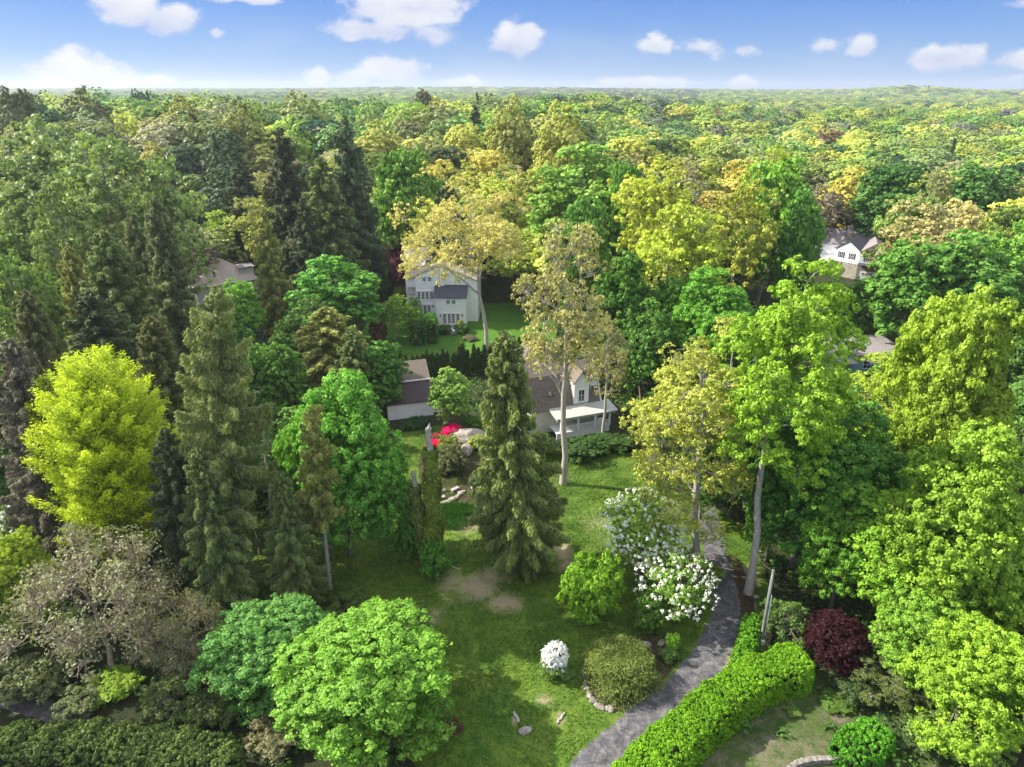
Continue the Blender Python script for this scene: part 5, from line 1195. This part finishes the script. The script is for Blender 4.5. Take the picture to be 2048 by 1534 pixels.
def in_poly(q, P):
    ins = np.zeros(len(q), bool); j = len(P)-1
    for i in range(len(P)):
        a, b = P[i], P[j]; c = ((a[1] > q[:, 1]) != (b[1] > q[:, 1])) & (q[:, 0] < (b[0]-a[0])*(q[:, 1]-a[1])/(b[1]-a[1]+1e-12)+a[0]); ins ^= c; j = i
    return ins
def undergrowth():
    rng = np.random.default_rng(57); n = 9500
    y = 30 + 125*rng.random(n)**.8; x = rng.uniform(-1, 1, n)*(.82*y+8); q = np.stack([x, y], 1)
    bad = in_poly(q, smooth_poly(lawn_poly)) | in_poly(q, smooth_poly([G(a, b)[:2] for a, b in L2]))
    for i in range(len(DRIVE)-1):
        a, b = DRIVE[i, :2], DRIVE[i+1, :2]; ab = b-a; t = np.clip(((q-a)@ab)/(ab@ab), 0, 1); bad |= np.linalg.norm(q-(a+t[:, None]*ab), axis=1) < DRIVE[i, 2]+.6
    for px, py, r in [(440, 850, 16), (833, 820, 8), (1130, 850, 11), (893, 620, 14), (430, 585, 14), (1720, 545, 14), (1750, 690, 13), (1680, 605, 10)]:
        g = G(px, py); bad |= np.hypot(x-g[0], y-g[1]) < r
    g = G(60, 1420); bad |= np.hypot(x-g[0], y-g[1]) < 5; g = G(1570, 1470); bad |= (np.hypot(x-g[0], y-g[1]) < 7) & (rng.random(n) < .75)
    q = q[~bad]; m = len(q); k = 26; r = rng.uniform(.4, 1.3, m); h = rng.uniform(.3, 1.5, m)
    i = np.repeat(np.arange(m), k); d = rdir(rng, m*k); d[:, 2] = np.abs(d[:, 2]); sc = rng.uniform(.5, 1, m*k)
    pos = np.stack([q[i, 0]+d[:, 0]*r[i]*sc, q[i, 1]+d[:, 1]*r[i]*sc, .05+d[:, 2]*h[i]*sc], 1); pos[:, 2] += terrain(pos[:, 0], pos[:, 1])
    V, F = leaf_quads(pos, unit(d+rng.normal(size=d.shape)*.4+np.array([0, 0, .4])), rng.uniform(.10, .24, m*k), rng, .6)
    o = bpy.data.objects.new('undergrowth', quad_mesh('undergrowth', V, F, LEAF, np.clip(rng.uniform(0, 1, m)[i]*.7+rng.uniform(0, .3, m*k), 0, 1))); C.objects.link(o); o.color = (0.07, 0.15, 0.025, 1)
    tag(o, 'low mixed brush and ground cover under the trees', 'undergrowth', kind='stuff')
undergrowth()
# utility pole with conduit and wires
def utility_pole():
    b = G(1522, 1285); t_, _ = WD(1547, 1140, b[1]); e = empty('utility_pole', (b[0], b[1], 0), 0, 'weathered wooden utility pole with a pale conduit leaning at the hedge end', 'pole')
    v = t_-b; m = MB(); m.tube([(0, 0, -.05), v*.5, v], [.17, .15, .12], 10); m.build('pole', mat_simple('grey_wood', (.10, .10, .09), (.24, .24, .22), 4, .9, stretch=(3, 3, .4)), e, smooth=True)
    m = MB(); m.tube([v*.12+np.array([.17, -.14, 0]), v*.68+np.array([.15, -.14, 0])], [.04, .04], 6); m.build('conduit', M_TRIM, e)
    m = MB(); m.box(-.16, .16, -.42, -.2, .05, .5); m.build('meter_box', M_TRIM, e)
    a = v*.99; q, _ = WD(1500, 1085, b[1]+3); q = q-b; s = np.linspace(0, 1, 9)[:, None]; w = a+(q-a)*s; w[:, 2] -= .5*np.sin(PI*s[:, 0]); m = MB(); m.tube(w, [.008]*9, 4); m.build('wire', M_STONE, e)
    m = MB(); m.tube([a, (.9, -.1, 0.0)], [.012, .012], 4); m.build('guy_wire', M_DARKMETAL, e)
utility_pole()
# stone edged round bed at the bottom right, garden chairs, car
def stone_wall():
    pts = curve([gp(1575, 1545), gp(1600, 1530), gp(1650, 1524), gp(1700, 1526), gp(1745, 1545)], 6); m = MB(); rng = np.random.default_rng(4)
    for i in range(len(pts)-1):
        a, b = pts[i], pts[i+1]; t = (b-a)/np.linalg.norm(b-a); n = np.array([-t[1], t[0]])*.2; h = .45+rng.uniform(-.04, .04); g = t*.02
        v = [(*(a+g+n), 0), (*(a+g-n), 0), (*(b-g-n), 0), (*(b-g+n), 0), (*(a+g+n), h), (*(a+g-n), h), (*(b-g-n), h), (*(b-g+n), h)]
        m.add(v, [(0, 1, 2, 3), (4, 7, 6, 5), (0, 4, 5, 1), (1, 5, 6, 2), (2, 6, 7, 3), (3, 7, 4, 0)])
    tag(m.build('garden_wall', M_STONE, None), 'low curved stone wall at the bottom edge, right of the hedge', 'wall')
stone_wall()
def chair(px, py, rz, mat, label):
    g = G(px, py); e = empty('garden_chair', (g[0], g[1], 0), rz, label, 'chair')
    m = MB(); m.box(-.3, .3, -.3, .3, .38, .43); m.build('seat', mat, e); m = MB(); m.slab([(-.3, .28, .43), (.3, .28, .43), (.3, .48, 1.05), (-.3, .48, 1.05)], .04); m.build('backrest', mat, e)
    for x in (-.27, .27):
        for y in (-.27, .27): m = MB(); m.box(x-.03, x+.03, y-.03, y+.03, 0, .38); m.build('leg', mat, e)
chair(541, 1085, .4, M_TRIM, 'white garden chair beside the thin dead trunk')
def table_():
    g = G(545, 1165); e = empty('garden_table', (g[0]-.6, g[1]+.3, 0), .4, 'small tan garden table at the foot of the thin dead trunk', 'table'); mt = mat_simple('tan_wood', (.45, .35, .25), (.6, .5, .38), 4)
    m = MB(); m.box(-.4, .4, -.3, .3, .5, .55); m.build('tabletop', mt, e)
    for x in (-.33, .33):
        for y in (-.23, .23): m = MB(); m.box(x-.03, x+.03, y-.03, y+.03, 0, .5); m.build('leg', mt, e)
table_()

# ------------------------------------------------------------------ woodland fill: single trees first, then the far wood
KEEP = [(735, 490, 1000, 720, 140), (940, 625, 1085, 700, 128), (780, 715, 950, 870, 100), (1030, 678, 1215, 900, 104), (800, 830, 1240, 1534, 90), (1100, 1280, 1500, 1534, 60), (372, 515, 515, 592, 150),
        (1660, 462, 1762, 545, 180), (1685, 675, 1815, 712, 115), (1400, 1340, 1760, 1534, 45), (270, 755, 340, 825, 104), (0, 1370, 110, 1420, 48), (1230, 880, 1300, 1000, 75)]
PALET = {'lime': ('yellow-green', (0.40, 0.50, 0.08)), 'yel': ('yellow', (0.58, 0.58, 0.12)), 'green': ('mid green', (0.17, 0.32, 0.06)), 'deep': ('dark green', (0.045, 0.13, 0.04)), 'olive': ('olive', (0.28, 0.36, 0.10)),
         'tan': ('tan', (0.42, 0.43, 0.20)), 'grey': ('grey-brown', (0.27, 0.27, 0.18)), 'fresh': ('fresh light green', (0.27, 0.43, 0.09))}
HERO = list(COUNT)
NHERO = len(HERO)
def zone_probs(px, D):
    # share of each colour; more yellow to the right and farther away, more grey-green left
    r = np.clip((px-500)/1300, 0, 1)
    return {'lime': .14+.10*r, 'yel': .08+.22*r, 'green': .18-.04*r, 'deep': .20-.04*r, 'olive': .18, 'tan': .06+.02*r, 'grey': .06, 'fresh': .10}
def rand_color(rng, px, D):
    z = zone_probs(px, D); k = list(z); p = np.array([z[q] for q in k]); p /= p.sum(); q = k[rng.choice(len(k), p=p)]
    c = np.array(PALET[q][1])*rng.uniform(.8, 1.2)*np.array([rng.uniform(.9, 1.1), 1, rng.uniform(.85, 1.2)]); return q, c
def ok_spot(x, y, h, r, z=0):
    a = PX((x, y, z+h)); b = PX((x, y, z)); rp = r/a[2]*FPX
    for (x0, y0, x1, y1, d0) in KEEP:
        if y < d0 and a[0]+rp*.9 > x0 and a[0]-rp*.9 < x1 and a[1] < y1 and b[1] > y0: return False
    return True
rng = np.random.default_rng(2024)
fill = []
cand = []
y = 38.0
while y < 262:
    step = 10.0 if y < 140 else 13.6
    half = 0.92*y+24
    nx = int(2*half/step)
    for i in range(nx+1):
        cand.append((-half+i*step+rng.uniform(-.35, .35)*step + (step/2 if int(y) % 2 else 0), y+rng.uniform(-.3, .3)*step))
    y += step*.92
for (x, y) in cand:
    z = float(terrain(x, y)); px = PX((x, y, z+15))[0]
    if px < -420 or px > 2470: continue
    if (px < -140 or px > 2190) and y > 150: continue
    near = y < 140
    if near: h = rng.uniform(9, 15); r = rng.uniform(3.0, 4.6)
    else: h = rng.uniform(15, 25); r = rng.uniform(6.2, 10.2)
    if any((x-a)**2+(y-b)**2 < (((.78 if near else .7)*(cr_+r)))**2*(.5 if near else .62) for a, b, cr_, ch in HERO): continue
    if not ok_spot(x, y, h, r, z): continue
    if y > 120 and -42 < x < 6 and y < 170: 
        if not ok_spot(x, y, h+3, r+2, z): continue
    q, c = rand_color(rng, px, y)
    con = rng.random() < (.12 if px < 800 else .03)
    if near:
        q, c = ('deep', np.array((0.05, 0.16, 0.03))*rng.uniform(.8, 1.7)) if rng.random() < .7 else ('green', np.array((0.06, 0.2, 0.03)))
    fill.append((x, y, z, h, r, q, c, con, px))
# labels that say where each one stands
def place_words(x, y, z, h, px):
    py = PX((x, y, z+h))[1]
    cols = ['left edge', 'far left', 'above dark spruces', 'above layered pine', 'left of golden oak', 'above golden oak', 'right of golden oak', 'above yellow pair', 'left of gabled house', 'above gabled house', 'near right edge', 'right edge']
    c = cols[int(np.clip(px/2048*12, 0, 11))]
    rows = [(205, 'on skyline'), (240, 'below skyline'), (280, 'in far canopy'), (330, 'in middle canopy'), (420, 'in nearer canopy'), (2000, 'among near trees')]
    for lim, w_ in rows:
        if py < lim: return c, w_
size_w = lambda r: 'small' if r < 6.4 else ('broad' if r > 7.6 else 'rounded')
lab = {}
for f in fill:
    c, w_ = place_words(f[0], f[1], f[2], f[3], f[8]); kind = 'conifer' if f[7] else 'tree'
    s = '%s %s %s %s, %s' % (size_w(f[4]), 'dark' if f[7] else PALET[f[5]][0], kind, w_, c); lab.setdefault(s, []).append(f)
ORD = ['leftmost', 'second from left', 'third from left', 'fourth from left', 'fifth from left', 'sixth from left', 'seventh from left', 'eighth from left', 'ninth from left', 'tenth from left', 'eleventh from left', 'twelfth from left', 'thirteenth from left']
nfill = 0
for s, fs in lab.items():
    fs.sort(key=lambda f: f[8])
    for i, (x, y, z, h, r, q, c, con, px) in enumerate(fs):
        l = s if len(fs) == 1 else s + (', left one of two' if i == 0 else ', right one of two') if len(fs) == 2 else s + ', ' + ORD[min(i, 12)]
        near = y < 75; midd = y < 170
        if con: key = 'midcon%d' % (nfill % 2) if midd else 'farcon'; c = np.array((0.045, 0.085, 0.035))*rng.uniform(.8, 1.3); r *= .62; h *= 1.1
        elif midd: key = 'mid%d' % (nfill % 4) if q in ('deep', 'green', 'fresh') else 'midairy%d' % (nfill % 3)
        else: key = 'faropen%d' % (nfill % 2) if q in ('grey', 'tan') else 'far%d' % (nfill % 5)
        put(key, 'conifer_tree' if con else 'broadleaf_tree', (x, y, z-.1), h, r, tuple(c), l, group='woodland conifers' if con else 'woodland trees around and beyond the houses'); nfill += 1
print('HEROES', NHERO, 'FILL', nfill)

def far_wood():
    rng = np.random.default_rng(99)
    col = bpy.data.collections.new('far_tree_kinds')
    k = 0; names = []
    for i in range(5):
        cr_, _ = gen_broad(200+i, 19, 9.6, 1.0, 20, 260, 4600, .46, rsub=.8, far=True, irregular=.16, lobe=(.36, .56), dep=(.86, 1.05), nj=.24)
        me = quad_mesh('far_crown', cr_[0], cr_[1], LEAF_GN, cr_[2]); o = bpy.data.objects.new('a%d' % i, me); col.objects.link(o)
    cr_, _ = gen_conifer(211, 21, 3.8, 1, 60, 14, cl=1.3, cw=.4, hang=.8, droop=.4, tip=.2, prof=.8, ragged=.3, far=True)
    me = quad_mesh('far_crown', cr_[0], cr_[1], NEEDLE_GN, cr_[2]); o = bpy.data.objects.new('b0', me); col.objects.link(o)
    pts, sc, tint, idx, rz = [], [], [], [], []
    y = 256.0; cl = 0
    while y < 5200:
        step = 16.0*(1+max(0, y-900)/2800)
        half = .9*y+20; n = int(2*half/step)
        xs = -half+np.arange(n+1)*step+rng.uniform(-.4, .4, n+1)*step; ysr = y+rng.uniform(-.4, .4, n+1)*step*.9
        zs = terrain(xs, ysr)
        hue = np.sin(xs*.011+2)+np.sin(ysr*.013+xs*.004)
        for x, yy, z, hu in zip(xs, ysr, zs, hue):
            px = 1024+FPX*x/(yy*cp)
            q, c = rand_color(rng, px, yy); con = rng.random() < .02
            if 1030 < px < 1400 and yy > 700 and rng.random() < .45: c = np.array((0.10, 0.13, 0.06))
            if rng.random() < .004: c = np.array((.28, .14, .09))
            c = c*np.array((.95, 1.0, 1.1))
            f = step/14.2
            h = rng.uniform(.78, 1.1)*(1+(f-1)*.35)*(rng.uniform(1, 1.3) if px < 1150 and yy < 430 else 1)
            if con: c = np.array((.05, .09, .04))
            s = rng.choice([.72, .9, 1.05, 1.3])*rng.uniform(.92, 1.08)*f*(1.1 if not con else .9)
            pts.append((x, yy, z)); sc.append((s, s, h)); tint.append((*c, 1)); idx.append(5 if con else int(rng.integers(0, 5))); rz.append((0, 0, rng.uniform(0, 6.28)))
        y += step*.88
    n = len(pts); print('FARTREES', n)
    me = bpy.data.meshes.new('distant_wood'); me.vertices.add(n); me.vertices.foreach_set('co', np.array(pts, np.float32).ravel())
    a = me.attributes.new('isc', 'FLOAT_VECTOR', 'POINT'); a.data.foreach_set('vector', np.array(sc, np.float32).ravel())
    a = me.attributes.new('irot', 'FLOAT_VECTOR', 'POINT'); a.data.foreach_set('vector', np.array(rz, np.float32).ravel())
    a = me.attributes.new('tint', 'FLOAT_COLOR', 'POINT'); a.data.foreach_set('color', np.array(tint, np.float32).ravel())
    a = me.attributes.new('iid', 'INT', 'POINT'); a.data.foreach_set('value', np.array(idx, np.int32))
    o = bpy.data.objects.new('distant_wood', me); C.objects.link(o)
    ng = bpy.data.node_groups.new('scatter_far_trees', 'GeometryNodeTree')
    ng.interface.new_socket('Geometry', in_out='INPUT', socket_type='NodeSocketGeometry'); ng.interface.new_socket('Geometry', in_out='OUTPUT', socket_type='NodeSocketGeometry')
    gi = nd(ng, 'NodeGroupInput'); go = nd(ng, 'NodeGroupOutput'); L = ng.links.new
    ci = nd(ng, 'GeometryNodeCollectionInfo'); ci.inputs[0].default_value = col; ci.inputs['Separate Children'].default_value = True; ci.inputs['Reset Children'].default_value = True
    ip = nd(ng, 'GeometryNodeInstanceOnPoints'); ip.inputs['Pick Instance'].default_value = True
    def at(name, t): n_ = nd(ng, 'GeometryNodeInputNamedAttribute', data_type=t); n_.inputs[0].default_value = name; return [s for s in n_.outputs if s.enabled][0]
    L(gi.outputs[0], ip.inputs['Points']); L(ci.outputs[0], ip.inputs['Instance'])
    L(at('iid', 'INT'), ip.inputs['Instance Index']); L(at('isc', 'FLOAT_VECTOR'), ip.inputs['Scale'])
    er = nd(ng, 'FunctionNodeEulerToRotation'); L(at('irot', 'FLOAT_VECTOR'), er.inputs[0]); L(er.outputs[0], ip.inputs['Rotation'])
    L(ip.outputs[0], go.inputs[0])
    md = o.modifiers.new('scatter', 'NODES'); md.node_group = ng
    tag(o, 'distant mixed spring woodland stretching to the horizon', 'woodland', kind='stuff')
far_wood()
for o in C.objects:
    if o.type == 'MESH' and o.name.startswith('back_lawn'): pass

# ------------------------------------------------------------------ air
def haze():
    m = new_mat('haze'); nt = m.node_tree
    out = nd(nt, 'ShaderNodeOutputMaterial'); pv = nd(nt, 'ShaderNodeVolumePrincipled')
    pv.inputs['Color'].default_value = (0.80, 0.86, 0.96, 1); pv.inputs['Density'].default_value = HAZE_D; pv.inputs['Anisotropy'].default_value = 0.3
    nt.links.new(pv.outputs[0], out.inputs['Volume'])
    b = MB(); b.box(-5700, 5700, -130, 6300, -12, 100); o = b.build('haze', m); tag(o, kind='stuff')
    o['label'] = 'pale air softening the far woodland'; o['category'] = 'haze'
HAZE_D = 0.00013
haze()
